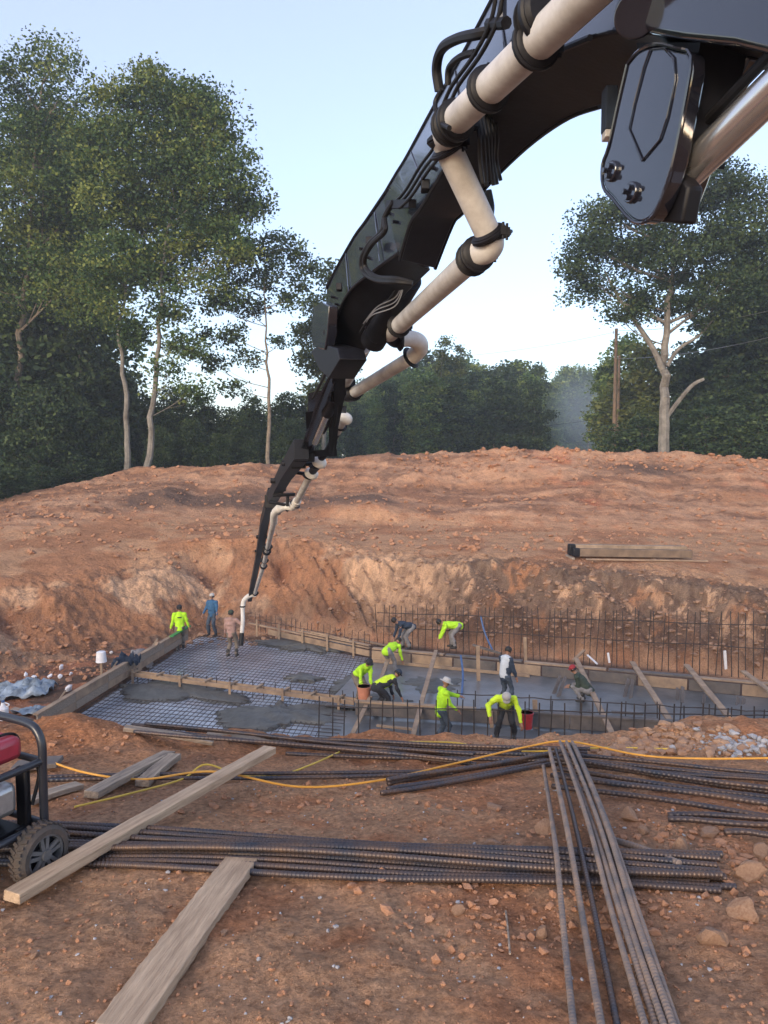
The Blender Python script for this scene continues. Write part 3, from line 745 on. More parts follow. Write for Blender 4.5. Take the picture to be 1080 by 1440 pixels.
# far woodland in the centre
far_label = 'dense green tree of the far woodland beyond the berm, behind the boom'
KH = {'forest_a': 17, 'forest_b': 19, 'forest_c': 14, 'forest_d': 18, 'forest_e': 15}
rs_ = random.Random(5)
prof = [(440, 590), (480, 560), (520, 535), (560, 505), (600, 498), (640, 500), (680, 505), (720, 508), (752, 512), (775, 535)]
def prof_y(px): return float(np.interp(px, [p[0] for p in prof], [p[1] for p in prof]))
for row, (D, dpx, lift) in enumerate([(96, 27, 30), (112, 24, 8), (128, 21, -2)]):
    px = 436 + row * 9
    while px < 786 - (0 if row else 12):
        k = rs_.choice(['forest_a', 'forest_b', 'forest_d', 'forest_a', 'forest_c' if row == 0 else 'forest_b', 'forest_e'])
        kd = {'forest_a': 'round-crowned green', 'forest_b': 'tall oval green', 'forest_c': 'yellowish green', 'forest_d': 'broad dark green', 'forest_e': 'narrow dark green'}[k]
        top_plant(k, px, prof_y(px) + lift + rs_.uniform(-9, 12), D + rs_.uniform(-4, 4), KH[k], kd + ' tree in the ' + ('front', 'middle', 'back')[row] + ' rank of the far woodland beyond the berm', 'trees of the far woodland', wide=rs_.uniform(.95, 1.3))
        px += dpx * rs_.uniform(.8, 1.2)
top_plant('slim', 622, 466, 101, 21, 'taller slim yellowish tree standing above the far woodland just right of the white pipe elbow', rz=1)
top_plant('slim', 645, 478, 103, 21, 'slightly lower slim yellowish tree right of the tallest in the far woodland', rz=3)
top_plant('forest_e', 752, 508, 118, 15, 'dark conical tree at the right end of the far woodland', rz=2, wide=.8)
# the hazy gap
for i, (px, top) in enumerate([(782, 528), (798, 510), (815, 516), (832, 520), (806, 540), (848, 512)]):
    top_plant(['forest_a', 'forest_b'][i % 2], px, top, 185 + 9 * i, KH[['forest_a', 'forest_b'][i % 2]], 'bluish distant tree in the hazy gap left of the utility pole', 'distant trees in the hazy gap', wide=1.2)
# right woodland
rl = 'green tree of the dense woodland behind and beside the big forked tree'
for i, (px, top, D, k) in enumerate([(850, 500, 92, 'forest_b'), (880, 470, 88, 'forest_a'), (905, 480, 80, 'forest_c'), (865, 535, 84, 'forest_c'), (1000, 420, 74, 'forest_d'), (1045, 360, 72, 'forest_d'), (1085, 330, 70, 'forest_d'), (965, 480, 78, 'forest_d'), (1020, 500, 66, 'forest_d'), (1075, 470, 66, 'forest_d'), (910, 560, 72, 'forest_c'), (960, 560, 68, 'forest_d'), (1120, 300, 72, 'forest_a'), (1150, 400, 64, 'forest_d'), (930, 520, 90, 'forest_b'), (890, 570, 78, 'forest_c')]):
    top_plant(k, px, top, D, KH[k], {'forest_a': 'round-crowned green', 'forest_b': 'tall oval green', 'forest_c': 'yellowish green', 'forest_d': 'dark green'}[k] + (' tree crowding behind the big forked tree' if px > 940 else ' tree between the utility pole and the forked trunk'), 'trees of the right woodland', wide=1.15)
for (px, top, D, lab) in [(990, 575, 60, 'leafy dark bush on the berm edge right of the forked trunk'), (1040, 590, 59, 'lower leafy bush near the right edge of the berm'), (1085, 560, 60, 'bush cut off by the right edge above the berm'), (900, 590, 66, 'bush just left of the forked trunk')]:
    top_plant('bush', px, top, D, 3.2, lab, wide=1.3, cat='bush', name='bush')
# left woodland
ll = 'dark green tree of the left woodland behind the tall pale trunks'
for i, (px, top, D, k) in enumerate([(-60, 250, 70, 'forest_d'), (-20, 380, 66, 'forest_d'), (30, 440, 62, 'understory'), (75, 430, 66, 'forest_d'), (120, 450, 63, 'forest_d'), (150, 500, 66, 'understory'), (0, 520, 58, 'understory'), (55, 545, 57, 'understory'), (110, 560, 60, 'understory'), (215, 560, 68, 'understory'), (250, 548, 70, 'understory'), (290, 560, 72, 'understory'), (325, 575, 72, 'understory'), (355, 560, 74, 'understory'), (400, 555, 74, 'understory'), (430, 560, 76, 'understory'), (345, 585, 66, 'understory'), (410, 590, 66, 'understory'), (270, 590, 64, 'understory'), (180, 540, 70, 'understory'), (90, 330, 74, 'forest_a'), (140, 340, 72, 'forest_a'), (-90, 420, 60, 'understory'), (40, 380, 76, 'forest_a'), (225, 600, 62, 'understory'), (310, 610, 64, 'understory'), (160, 590, 61, 'understory')]):
    KH2 = dict(KH); KH2['understory'] = 10
    top_plant(k, px, top, D, KH2[k], {'forest_a': 'green tree filling in behind the tall trees at left', 'forest_d': 'dark broad tree at far left behind the tallest tree', 'understory': 'low dark tree in the shade under the tall pale trunks' if px < 200 else 'low dark tree in the treeline beneath the lone slim tree'}[k], 'trees of the left woodland', wide=1.1 if k != 'understory' else 0.95)
for (px, top, D, lab) in [(20, 660, 50, 'low bright green bush at the far left edge of the berm'), (-30, 640, 48, 'bush cut off by the left edge of the frame'), (60, 655, 54, 'low leafy bush at the left end of the berm crest'), (105, 640, 57, 'bush under the tall trees at the berm crest')]:
    top_plant('bush', px, top, D, 3.2, lab, wide=1.4, cat='bush', name='bush')
# far-off wood that closes the view behind the single trees
def far_wood():
    rs = np.random.RandomState(9)
    N = 26000
    t = rs.uniform(-0.75, 0.75, N); y = rs.uniform(135, 165, N)
    gap = np.exp(-((t - 0.26) / 0.035) ** 2)
    y = y + gap * 75
    hgt = (12.5 + 5 * fbm(t * 60, y * 0, 1.0, 3, 77)) * np.where(t < -0.1, 0.62, 1.0)
    z = hgt * rs.rand(N) ** 0.6
    LP = np.stack([t * y, y, z - 0.5], 1)
    a = rs.normal(size=(N, 3)); a /= np.linalg.norm(a, axis=1)[:, None]
    b = rs.normal(size=(N, 3)); b -= a * (a * b).sum(1)[:, None]; b /= np.linalg.norm(b, axis=1)[:, None]
    s = rs.uniform(.6, 1.3, N)[:, None]
    V = np.stack([LP - a * s * .5, LP + b * s * .4, LP + a * s * .5, LP - b * s * .4], 1).reshape(-1, 3)
    me = np_mesh('distant_wood', V, np.arange(N * 4).reshape(N, 4), M['leaf_far'], smooth=False)
    at = me.attributes.new('tint', 'FLOAT', 'FACE'); at.data.foreach_set('value', np.clip(rs.normal(.4, .2, N), 0, 1).astype(np.float32))
    o = bpy.data.objects.new('distant_wood', me); COL.objects.link(o)
    tag(o, 'far-off wood closing the view behind the single trees', 'wood', kind='stuff')
far_wood()

# ================================================================== UTILITY POLES AND WIRES
def utility_pole(px, top, D, r, label, cross=False):
    b = groundpt(px, D); zt = P(px, top, D).z
    t = thing('utility_pole', b, label, 'utility pole')
    MB().tube([b - Vector((0, 0, .5)), (b.x, b.y, zt)], [r, r * 0.75], 10).build('pole', M['pole_wood'], t)
    if cross:
        MB().box((b.x, b.y - r - .05, zt - 0.9), (2.2, .1, .12)).build('crossarm', M['pole_wood'], t)
    for k in (-1, 1) if cross else (0,):
        MB().tube([(b.x + k * .95, b.y - r - .05, zt - 0.84), (b.x + k * .95, b.y - r - .05, zt - 0.6)] if cross else [(b.x - r - .08, b.y, zt - .5), (b.x - r - .08, b.y, zt - .2)], [.06, .04], 8).build('insulator', M['rock_grey'], t)
    return Vector((b.x, b.y, zt))
q1 = utility_pole(862, 462, 76, 0.2, 'tallest dark wooden utility pole rising above the berm crest')
q1b = utility_pole(867, 500, 80, 0.17, 'second utility pole standing almost in line right behind the tallest one')
q2 = utility_pole(843, 586, 120, 0.14, 'short far utility pole left of the tallest one')
q3 = utility_pole(826, 606, 150, 0.12, 'smallest far utility pole with a crossarm in the hazy gap', True)
def wire(a, b, sag, label, r=0.014):
    pts = []
    for i in range(21):
        f = i / 20; p = a.lerp(b, f); p = p - Vector((0, 0, sag * 4 * f * (1 - f))); pts.append(p)
    o = MB().tube(pts, r, 4, caps=False).build('overhead_wire', M['rubber'] if r < .013 else M['wire'])
    tag(o, label, 'wire')
wire(q1 + Vector((0, 0, -.2)), P(1130, 425, 52), .5, 'upper overhead wire running from the tallest pole to the right edge', .02)
wire(q1 + Vector((0, 0, -2.9)), P(1130, 462, 52), .5, 'lower overhead wire running from the tallest pole to the right edge', .02)
wire(q1 + Vector((0, 0, -.3)), P(560, 505, 82), .6, 'thin overhead wire running left from the tallest pole', .012)
wire(q1 + Vector((0, 0, -8.6)), P(420, 620, 78), .5, 'low thin wire crossing in front of the far woodland', .012)

# ------------------------------------------------------------------ drifting smoke before the gap
def smoke():
    c = P(818, 585, 104)
    bm = bmesh.new(); bmesh.ops.create_uvsphere(bm, u_segments=24, v_segments=14, radius=1.0)
    me = bpy.data.meshes.new('smoke'); bm.to_mesh(me); bm.free()
    o = bpy.data.objects.new('smoke', me); COL.objects.link(o); o.location = c; o.scale = (7, 9, 8)
    m = bpy.data.materials.new('smoke'); m.use_nodes = True; nt = m.node_tree; nt.nodes.clear()
    out = nt.nodes.new('ShaderNodeOutputMaterial'); v = nt.nodes.new('ShaderNodeVolumePrincipled')
    tc = nt.nodes.new('ShaderNodeTexCoord'); ln = nt.nodes.new('ShaderNodeVectorMath'); ln.operation = 'LENGTH'
    mr = nt.nodes.new('ShaderNodeMapRange'); mr.inputs['From Min'].default_value = 0.15; mr.inputs['From Max'].default_value = 1.0
    mr.inputs['To Min'].default_value = 0.045; mr.inputs['To Max'].default_value = 0.0; mr.interpolation_type = 'SMOOTHSTEP'
    nt.links.new(tc.outputs['Object'], ln.inputs[0]); nt.links.new(ln.outputs['Value'], mr.inputs['Value']); nt.links.new(mr.outputs[0], v.inputs['Density'])
    v.inputs['Color'].default_value = (.72, .86, 1, 1)
    nt.links.new(v.outputs[0], out.inputs['Volume']); me.materials.append(m)
    tag(o, 'bluish smoke drifting low before the gap in the far trees', 'smoke', kind='stuff')
smoke()
# ================================================================== THE PIT: SLAB, FORMS, BARS
def bil(c, u, v):
    return (c[0] * (1 - u) + c[1] * u) * (1 - v) + (c[3] * (1 - u) + c[2] * u) * v
ZS = -5.80
MATC = [G(62, 1032, ZS), G(470, 1066, ZS), G(524, 926, ZS), G(284, 893, ZS)]        # near left, near right, far right, far left
def sheet(name, cs, z, mat_, amp, f, nu=60, nv=60, kind='structure', label=None, thick=0):
    rows = []
    for j in range(nv + 1):
        row = []
        for i in range(nu + 1):
            p = bil(cs, i / nu, j / nv); row.append([p.x, p.y, z if z is not None else p.z])
        rows.append(row)
    A = np.array(rows); n = fbm(A[..., 0].ravel(), A[..., 1].ravel(), f, 4, 88).reshape(A.shape[:2])
    A[..., 2] += n * amp
    m = MB().loft([[Vector(p) for p in r_] for r_ in A], smooth=True)
    o = m.build(name, mat_, sharp=80)
    tag(o, label, kind=kind); return o
sheet('slab_base', MATC, ZS, M['sheet'], 0.03, 1.2)
# wet slabs
BK = [P(516, 921, 29.3), P(1110, 972, 24.9)]
BKL = [G(350, 886, -5.6), G(520, 922, -5.6)]
MID = [G(176, 952, -5.62), G(500, 994, -5.62), G(1110, 1036, -5.62)]
def lerp_line(L, f): return L[0].lerp(L[1], f)
slabA = [G(455, 992, -5.6), G(1110, 1040, -5.6), G(1110, 984, -5.6), G(520, 927, -5.6)]
sheet('concrete_slab', slabA, -5.62, M['concrete'], 0.025, 0.8)
slabB = [G(420, 1075, -5.7), G(1120, 1085, -5.7), G(1120, 1036, -5.7), G(470, 997, -5.7)]
sheet('concrete_footing', slabB, -5.72, M['concrete'], 0.03, 0.8)
def heap(px, py, rx, ry, h, seed, z=-5.72):
    c = G(px, py, z); ax = (G(px + rx, py + rx * 0.06, z) - c); ay = (G(px + ry * .4, py - ry, z) - c)
    rows = []
    N, K = 14, 64
    for j in range(N + 1):
        q = j / N; row = []
        for k in range(K):
            a = 2 * math.pi * k / K
            e = 1 + 1.0 * float(fbm(math.cos(a) * 1.5 + seed, math.sin(a) * 1.5, 1.0, 4, seed, 0.65)[()])
            p = c + ax * (q * e * math.cos(a)) + ay * (q * e * math.sin(a))
            n = float(fbm(p.x, p.y, 2.2, 4, seed)[()])
            row.append(Vector((p.x, p.y, z + (h * (1 - q ** 2) * (0.75 + n) - 0.1 * (q > .97)))))
        rows.append(row)
    o = MB().loft(rows, closed=True, smooth=True).build('fresh_concrete', M['concrete_rough'], sharp=80)
    return o
tag(heap(255, 968, 85, 15, .13, 1), 'long dark heap of fresh concrete on the bar mat in front of the thin form', 'concrete heap')
tag(heap(395, 1003, 72, 20, .16, 2), 'broad dark heap of fresh concrete beside the front bars', 'concrete heap')
tag(heap(430, 908, 70, 9, .10, 3), 'dark fresh concrete spread along the back form below the hose', 'concrete heap')
tag(heap(425, 952, 26, 5, .05, 5), 'small patch of fresh concrete in the middle of the bar mat', 'concrete heap')
tag(heap(540, 985, 34, 9, .09, 11, -5.6), 'lumpy fresh concrete around the feet of the worker in the yellow vest', 'concrete heap')
tag(heap(610, 962, 46, 10, .08, 13, -5.6), 'lumpy fresh concrete on the slab behind the white hat worker', 'concrete heap')
tag(heap(490, 962, 30, 12, .10, 7), 'fresh concrete at the feet of the crew at the middle form', 'concrete heap')
# bar mat
matT = thing('rebar_mat', MATC[0], 'wide grid of dark steel bars over the wet sheet, left half of the pit', 'rebar mat')
def bar_between(a, b, r, name, mat_, parent, n=6, sagn=0):
    if sagn:
        pts = [a.lerp(b, i / 10) + Vector((0, 0, random.uniform(-sagn, sagn))) for i in range(11)]
    else: pts = [a, b]
    return MB().tube(pts, r, n).build(name, mat_, parent)
for k in range(52):
    u = (k + .5) / 52
    bar_between(bil(MATC, u, 0) + Vector((0, 0, .07)), bil(MATC, u, .985) + Vector((0, 0, .07)), .0105, 'bar', M['rebar_thin'], matT, 5, .012)
for k in range(36):
    v = (k + .4) / 36
    bar_between(bil(MATC, .01, v) + Vector((0, 0, .095)), bil(MATC, .99, v) + Vector((0, 0, .095)), .0105, 'bar', M['rebar_thin'], matT, 5, .012)
# vertical bars
def bar_wall(name, label, base0, base1, n, h0, h1, horiz, r, jit, seed):
    rs = random.Random(seed)
    t = thing(name, base0, label, 'rebar wall')
    for k in range(n):
        f = (k + rs.uniform(-.15, .15)) / (n - 1)
        b = base0.lerp(base1, f); h = (h0 + (h1 - h0) * f) * rs.uniform(.95, 1.03)
        lean = Vector((rs.uniform(-jit, jit), rs.uniform(-jit, jit), 0))
        MB().tube([b - Vector((0, 0, .1)), b + lean * .5 + Vector((0, 0, h * .5)), b + lean + Vector((0, 0, h))], r, 6).build('upright_bar', M['rebar_thin'], t)
    for q in horiz:
        pts = [base0.lerp(base1, i / 24) + Vector((0, -r * 2, (h0 + (h1 - h0) * i / 24) * q + rs.uniform(-.02, .02))) for i in range(25)]
        MB().tube(pts, r, 5).build('cross_bar', M['rebar_thin'], t)
    return t
fz = -5.75
bar_wall('rebar_wall', 'front row of dark upright bars rising behind the near lip of the pit', G(450, 1050, fz), G(1120, 1074, fz), 37, 1.30, 1.42, (.83,), .017, .05, 1)
bar_wall('rebar_wall', 'tall back row of thin upright bars before the cut earth face', P(530, 905, 29.8), P(1130, 958, 25.0), 62, 1.55, 2.3, (.45, .8), .015, .12, 2)
bar_wall('rebar_wall', 'low row of short bars along the back form below the hose end', G(360, 886, -5.7), G(520, 920, -5.7), 22, .75, .8, (.6,), .012, .06, 3)
bar_wall('rebar_wall', 'short dowel bars sticking up through the thin middle form', G(195, 956, -5.7), G(500, 996, -5.7), 19, .42, .5, (), .014, .03, 4)
bar_wall('rebar_wall', 'second row of upright bars along the dark middle form at right', G(640, 1012, -5.7), G(1110, 1046, -5.7), 14, .85, .9, (.9,), .015, .04, 6)

def oriented_box(a, b, w, h, up, name, mat_, K=1, bevel=.003):      # lumber: its grain runs along its own length
    a = Vector(a); b = Vector(b); L = (b - a).length
    u = (b - a) / L; r = u.cross(up).normalized(); n = r.cross(u)
    sd = (a.x * 7.1 + b.y * 3.3) % 6.28
    rows = []
    for i in range(K + 1):
        e = (.0025 * math.sin(i * 2.3 + sd) + .0018 * math.sin(i * 5.1)) if K > 1 else 0
        bow = .006 * math.sin(math.pi * i / K) * (1 if K > 1 else 0)
        x = L * (i / K - .5)
        rows.append([Vector((x, -w / 2 + e, -h / 2 + bow)), Vector((x, w / 2 - e * .7, -h / 2 + bow)), Vector((x, w / 2 + e * .5, h / 2 + bow + e * .3)), Vector((x, -w / 2 - e, h / 2 + bow - e * .3))])
    m = MB().loft(rows, closed=True); k = len(m.v); m.f += [(0, 1, 2, 3), (k - 1, k - 2, k - 3, k - 4)]; m.sm += [False] * 2
    o = m.build(name, mat_, bevel=bevel)
    R3 = Matrix((u, r, n)).transposed()
    o.matrix_world = Matrix.Translation((a + b) / 2) @ R3.to_4x4()
    return o
def board(a, b, w, h, label, mat_='wood_site', cat='board', group=None, name='board', up=Vector((0, 0, 1))):
    o = oriented_box(a, b, w, h, up, name, M[mat_], 1, min(w, h) * .08)
    return tag(o, label, cat, group)
up3 = lambda h: Vector((0, 0, h))
# left form
fl0, fl1, fl2 = G(52, 1022, -5.35), G(190, 938, -5.35), G(264, 893, -5.35)
t = thing('form_wall', fl0, 'long weathered timber form along the left side of the bar mat', 'form wall')
for (p_, q_, n_) in ((fl0, fl1, 3), (fl1, fl2, 2)):
    for k in range(n_):
        for row in range(2):
            a_, b_ = p_.lerp(q_, k / n_ + .002), p_.lerp(q_, (k + 1) / n_ - .002)
            MB().beam(a_ + up3(-.06 + .235 * row) + Vector((.004 * ((k + row) % 2), 0, 0)), b_ + up3(-.06 + .235 * row), .05, .228).build('plank', M['wood_grey' if (k + row) % 2 else 'wood_site'], t, bevel=.006)
MB().beam(fl0 + up3(.32) - Vector((.03, 0, 0)), fl1 + up3(.32) - Vector((.03, 0, 0)), .16, .045).build('top_plank', M['wood_site'], t, bevel=.006)
MB().beam(fl1 + up3(.31) - Vector((.03, 0, 0)), fl2 + up3(.31) - Vector((.03, 0, 0)), .15, .045).build('top_plank', M['wood_site'], t, bevel=.006)
gs = MB().beam(fl1.lerp(fl2, .62) + up3(.36) + Vector((.07, 0, 0)), fl2 + up3(.36) + Vector((.07, 0, 0)), .14, .05).build('strip', M['green_paint'], t)
for f in (.15, .45, .75):
    p = fl0.lerp(fl2, f) - Vector((.5, 0, 0))
    MB().beam(p - up3(.1), p + Vector((.38, .1, .45)), .09, .04).build('kicker', M['wood_grey'], t)
board(G(680, 1046, -5.5), G(775, 1052, -5.5), .9, .12, 'low plank platform under the stooping worker by the front bars', 'wood_wet', 'platform', name='plank_platform')
# thin middle form, left part: two lumber strips and cleats
m0, m1 = MID[0], MID[1]
t = thing('form_board', m0, 'thin pale lumber form crossing the bar mat with small cleats', 'form board')
nrm = Vector((-(m1 - m0).y, (m1 - m0).x, 0)).normalized()
for off in (-.12, .12):
    MB().beam(m0 + nrm * off + up3(.16), m1 + nrm * off + up3(.16), .05, .13).build('rail', M['wood_site'], t, bevel=.004)
for k in range(9):
    p = m0.lerp(m1, (k + .5) / 9) + up3(.25)
    MB().beam(p - nrm * .22, p + nrm * .22, .09, .045).build('cleat', M['wood_site'], t)
    if k % 2 == 0: MB().beam(p - nrm * .19 - up3(.5), p - nrm * .19 + up3(.1), .07, .05, Vector((0, 1, 0))).build('stake', M['wood_site'], t)
# dark middle form, right part
d0, d1 = G(500, 997, -5.5), G(1110, 1037, -5.5)
t = thing('form_board', d0, 'cement-stained board form dividing the wet slab from the front footing', 'form board')
MB().beam(d0 + up3(.02), d0.lerp(d1, .52) + up3(.02), .06, .36).build('plank', M['wood_wet'], t, bevel=.006)
MB().beam(d0.lerp(d1, .521) + up3(.02), d1 + up3(.02), .06, .36).build('plank', M['wood_wet'], t, bevel=.006)
MB().beam(d0 + up3(.23), d0.lerp(d1, .3) + up3(.23), .16, .05).build('top_plank', M['wood_site'], t)
MB().beam(d0.lerp(d1, .31) + up3(.23), d1 + up3(.23), .16, .05).build('top_plank', M['wood_wet'], t)
# back form
e0, e1 = BKL
t = thing('form_board', e0, 'pale back form of stacked thin boards running right from the hose end', 'form board')
for (a, b, dz, w, h) in ((0, 1, .30, .10, .05), (.18, 1.0, .10, .06, .22), (.45, 1.0, .40, .14, .04), (.55, .85, .45, .06, .05)):
    MB().beam(e0.lerp(e1, a) + up3(dz), e0.lerp(e1, b) + up3(dz - .02), w, h).build('plank', M['wood_site'], t, bevel=.004)
for f in (.1, .3, .5, .7, .9):
    p = e0.lerp(e1, f) - Vector((.1, .1, 0)); MB().beam(p - up3(.15), p + up3(.55), .07, .05, Vector((0, 1, 0))).build('stake', M['wood_site'], t)
g0, g1 = G(522, 922, -5.45), G(1120, 978, -5.45)
t = thing('form_board', g0, 'long back form of mixed planks between the wet slab and the tall bars', 'form board')
for k in range(9):
    a, b = k / 9 + .002, (k + 1) / 9 - .002
    MB().beam(g0.lerp(g1, a) + up3(.02), g0.lerp(g1, b) + up3(.02), .05, .34).build('plank', M['wood_site' if k in (0, 1, 3, 6, 8) else 'wood_wet'], t, bevel=.006)
for k in range(5):
    a, b = k / 5 + .003, (k + 1) / 5 - .003
    MB().beam(g0.lerp(g1, a) + up3(.25) + Vector((.02, .1, 0)), g0.lerp(g1, b) + up3(.25 + .02 * (k % 2)) + Vector((.02, .1, 0)), .22, .05).build('top_plank', M['wood_wet' if k % 2 else 'wood_site'], t, bevel=.005)
MB().beam(g0 + up3(-.1) + Vector((-.1, -.25, 0)), g0.lerp(g1, .42) + up3(-.1) + Vector((-.1, -.25, 0)), .05, .1).build('ledger', M['wood_site'], t)
# spreader boards
for (a, b, w, lab) in [((810, 926, -5.12), (868, 1047, -5.38), .15, 'first spreader board from the left, crossing beside the crouching worker'),
                       ((889, 931, -5.12), (950, 1026, -5.32), .17, 'second spreader board from the left across the wet slab at right'),
                       ((965, 935, -5.12), (1056, 1046, -5.38), .18, 'third and longest spreader board across the wet slab at right'),
                       ((1045, 944, -5.12), (1100, 985, -5.2), .18, 'spreader board cut off by the right edge of the frame'),
                       ((613, 915, -5.10), (597, 973, -5.25), .13, 'upper slanting board beside the white hat worker reaching the back form'),
                       ((597, 972, -5.25), (581, 1034, -5.45), .13, 'lower slanting board left of the white hat worker'),
                       ((521, 980, -5.3), (492, 1040, -5.6), .12, 'slanting board at the feet of the worker in the yellow vest'),
                       ((546, 928, -5.2), (534, 958, -5.4), .12, 'short pale board leaning beside the bent worker at the slab corner')]:
    board(G(*a), G(*b), w, .06, lab)
board(P(806, 929, 26.9), P(822, 914, 27.2), .12, .05, 'short crosspiece at the top of the first spreader board')
board(P(826, 921, 27.0), P(840, 934, 26.4), .06, .04, 'thin white stick leaning beside the first spreader board', 'white_plastic')
for (px, y0, y1, D, w, lab) in [(674, 908, 1016, 24.5, .12, 'upright stake between the white hat worker and the standing man'),
                                (740, 896, 950, 26.6, .11, 'pale upright stake behind the standing man in white'),
                                (754, 984, 1038, 20.4, .13, 'upright stake beside the red bucket'),
                                (692, 1000, 1030, 20.5, .10, 'short stake left of the stooping worker by the front bars'),
                                (857, 918, 932, 26.8, .07, 'little white marker stake before the earth face'),
                                (1021, 915, 945, 26.0, .09, 'white-topped stake in the back row at far right')]:
    a = P(px, y1, D); b = P(px - 2, y0, D)
    board(a, b, w, .05, lab, 'wood_site' if 'white' not in lab or 'man' in lab else 'white_plastic', 'stake', name='stake', up=Vector((0, 1, 0)))
for i, (x0, y0, x1, y1, D) in enumerate([(788, 950, 770, 1000, 22.6), (795, 952, 778, 1000, 22.4), (884, 955, 873, 1004, 22.3), (890, 956, 884, 1004, 22.2), (960, 966, 958, 1022, 21.6), (953, 968, 952, 1020, 21.8), (991, 976, 984, 1022, 21.4), (1038, 981, 1032, 1028, 21.2), (1046, 982, 1044, 1028, 21.2)]):
    board(P(x1, y1, D), P(x0, y0, D + 1.2), .10, .05, 'dark cement-stained stake leaning in the wet slab on the right', 'wood_wet', 'stake', 'dark leaning stakes in the wet slab', 'stake', up=Vector((0, 1, 0)))
board(G(530, 1020, -5.6), G(585, 1026, -5.6), .1, .05, 'short board lying flat in the front footing near the vest worker')
board(G(860, 1001, -5.52), G(904, 1004, -5.52), .14, .04, 'dark plank lying flat right of the crouching worker', 'wood_wet')
board(P(508, 900, 29.6), P(552, 910, 29.0), .12, .05, 'loose pale board on the earth behind the slab corner')
board(P(211, 922, 26.5), P(222, 903, 26.9), .12, .05, 'short board leaning up behind the left form')
board(P(665, 907, 28.0), P(704, 919, 27.4), .10, .07, 'dark bar-like board slanting in the back row near the blue hose', 'wood_wet')
# blue hoses
for (pts, lab) in [([P(648, 922, 25), P(651, 950, 24.2), P(649, 985, 22.6), P(653, 1008, 21.4)], 'thin blue vibrator hose hanging at the white hat worker'),
                   ([P(676, 866, 28.6), P(680, 884, 28.4), P(686, 900, 28.2), P(693, 915, 27.8)], 'blue hose draped over the tall back bars')]:
    tag(MB().tube(spline(pts, 6), .035, 7).build('blue_hose', M['blue_plastic']), lab, 'hose')
# litter at left of the form
def crumple(name, px, py, w, d, h, seed, label, mat_, cat, z=None):
    c = GT(px, py, 15, 40) if z is None else G(px, py, z)
    rs = random.Random(seed); rows = []
    nu, nv = 18, 18
    for j in range(nv + 1):
        row = []
        for i in range(nu + 1):
            u = i / nu - .5; v = j / nv - .5
            n = float(fbm(u * 5 + seed, v * 5, 1.0, 4, seed)[()])
            e = 1 + .3 * float(vn(u * 3 + seed, v * 3)[()])
            x, y = c.x + u * w * e, c.y + v * d * e + u * .2 * w
            g = gz(x, y) if z is None else z
            row.append(Vector((x, y, g + .05 + h * (abs(n) + .3 * (1 - 4 * max(u * u, v * v)) ))))
        rows.append(row)
    m = MB().loft(rows, smooth=True)
    o = m.build(name, M[mat_], sharp=50)
    s = o.modifiers.new('thick', 'SOLIDIFY'); s.thickness = .012
    return tag(o, label, cat)
crumple('plastic_sheeting', 34, 978, 1.6, 1.1, .45, 3, 'crumpled pale blue plastic sheeting left of the timber form', 'tarp', 'sheeting')
crumple('plastic_sheeting', 62, 1004, 1.3, .9, .25, 6, 'smaller fold of pale plastic sheeting nearest the timber form', 'tarp', 'sheeting')
for i, (px, py, s) in enumerate([(86, 938, .16), (70, 950, .14), (100, 946, .12), (96, 968, .18), (73, 961, .11), (84, 950, .12), (36, 948, .12), (48, 950, .11), (96, 1000, .15), (157, 916, .10)]):
    p = GT(px, py + 4, 15, 45); me = SMALL[i % 4].copy(); me.materials[0] = M['white_plastic']
    o = bpy.data.objects.new('plastic_scrap', me); COL.objects.link(o)
    o.location = (p.x, p.y, p.z + s * .5); o.scale = (s * .6, s * .8, s); o.rotation_euler = (i, i * 2, i * 3)
    tag(o, 'white plastic scrap in the dirt left of the timber form', 'scrap', 'white plastic scraps')
tag(crumple('grey_bag', 200, 920, .7, .5, .12, 9, 'flat grey bag on the dirt behind the left form', 'grey_cloth', 'bag'), None)
p = GT(5, 1012, 12, 40)
t = thing('plastic_jug', p, 'white plastic jug at the left edge above the generator', 'jug')
MB().tube([p, p + up3(.3), p + up3(.38), p + up3(.46)], [.13, .13, .06, .04], 12).build('body', M['white_plastic'], t)
MB().tube([p + up3(.46), p + up3(.5)], [.045, .045], 10).build('cap', M['blue_plastic'], t)
MB().tube(spline([p + Vector((.1, 0, .34)), p + Vector((.16, 0, .4)), p + Vector((.05, 0, .45))], 4), .018, 6).build('handle', M['white_plastic'], t)
p = GT(143, 950, 15, 40)
t = thing('marker_post', p, 'short post topped with an upturned white bucket behind the left form', 'post')
MB().beam(p - up3(.1), p + up3(.45), .07, .07, Vector((0, 1, 0))).build('post', M['wood_site'], t)
b = tag(MB().tube([p + up3(.42), p + up3(.74), p + up3(.76)], [.17, .14, .10], 14).build('white_bucket', M['white_plastic']), 'upturned white bucket on the short post behind the left form', 'bucket')
crumple('tool_bag', 178, 938, .75, .6, .55, 12, 'dark navy tool bag resting on the left form', 'navy_cloth', 'bag', z=-5.25)
for (a, b, w, h, lab) in [((18, 1000), (70, 1012), .18, .06, 'pale broken board in the litter left of the form'), ((30, 1012), (62, 1020), .14, .05, 'shorter broken board below the sheeting'), ((75, 1010), (100, 996), .12, .05, 'broken board end touching the left form')]:
    board(GT(*a, 12, 40) + up3(.06), GT(*b, 12, 40) + up3(.08), w, h, lab, 'wood_grey')
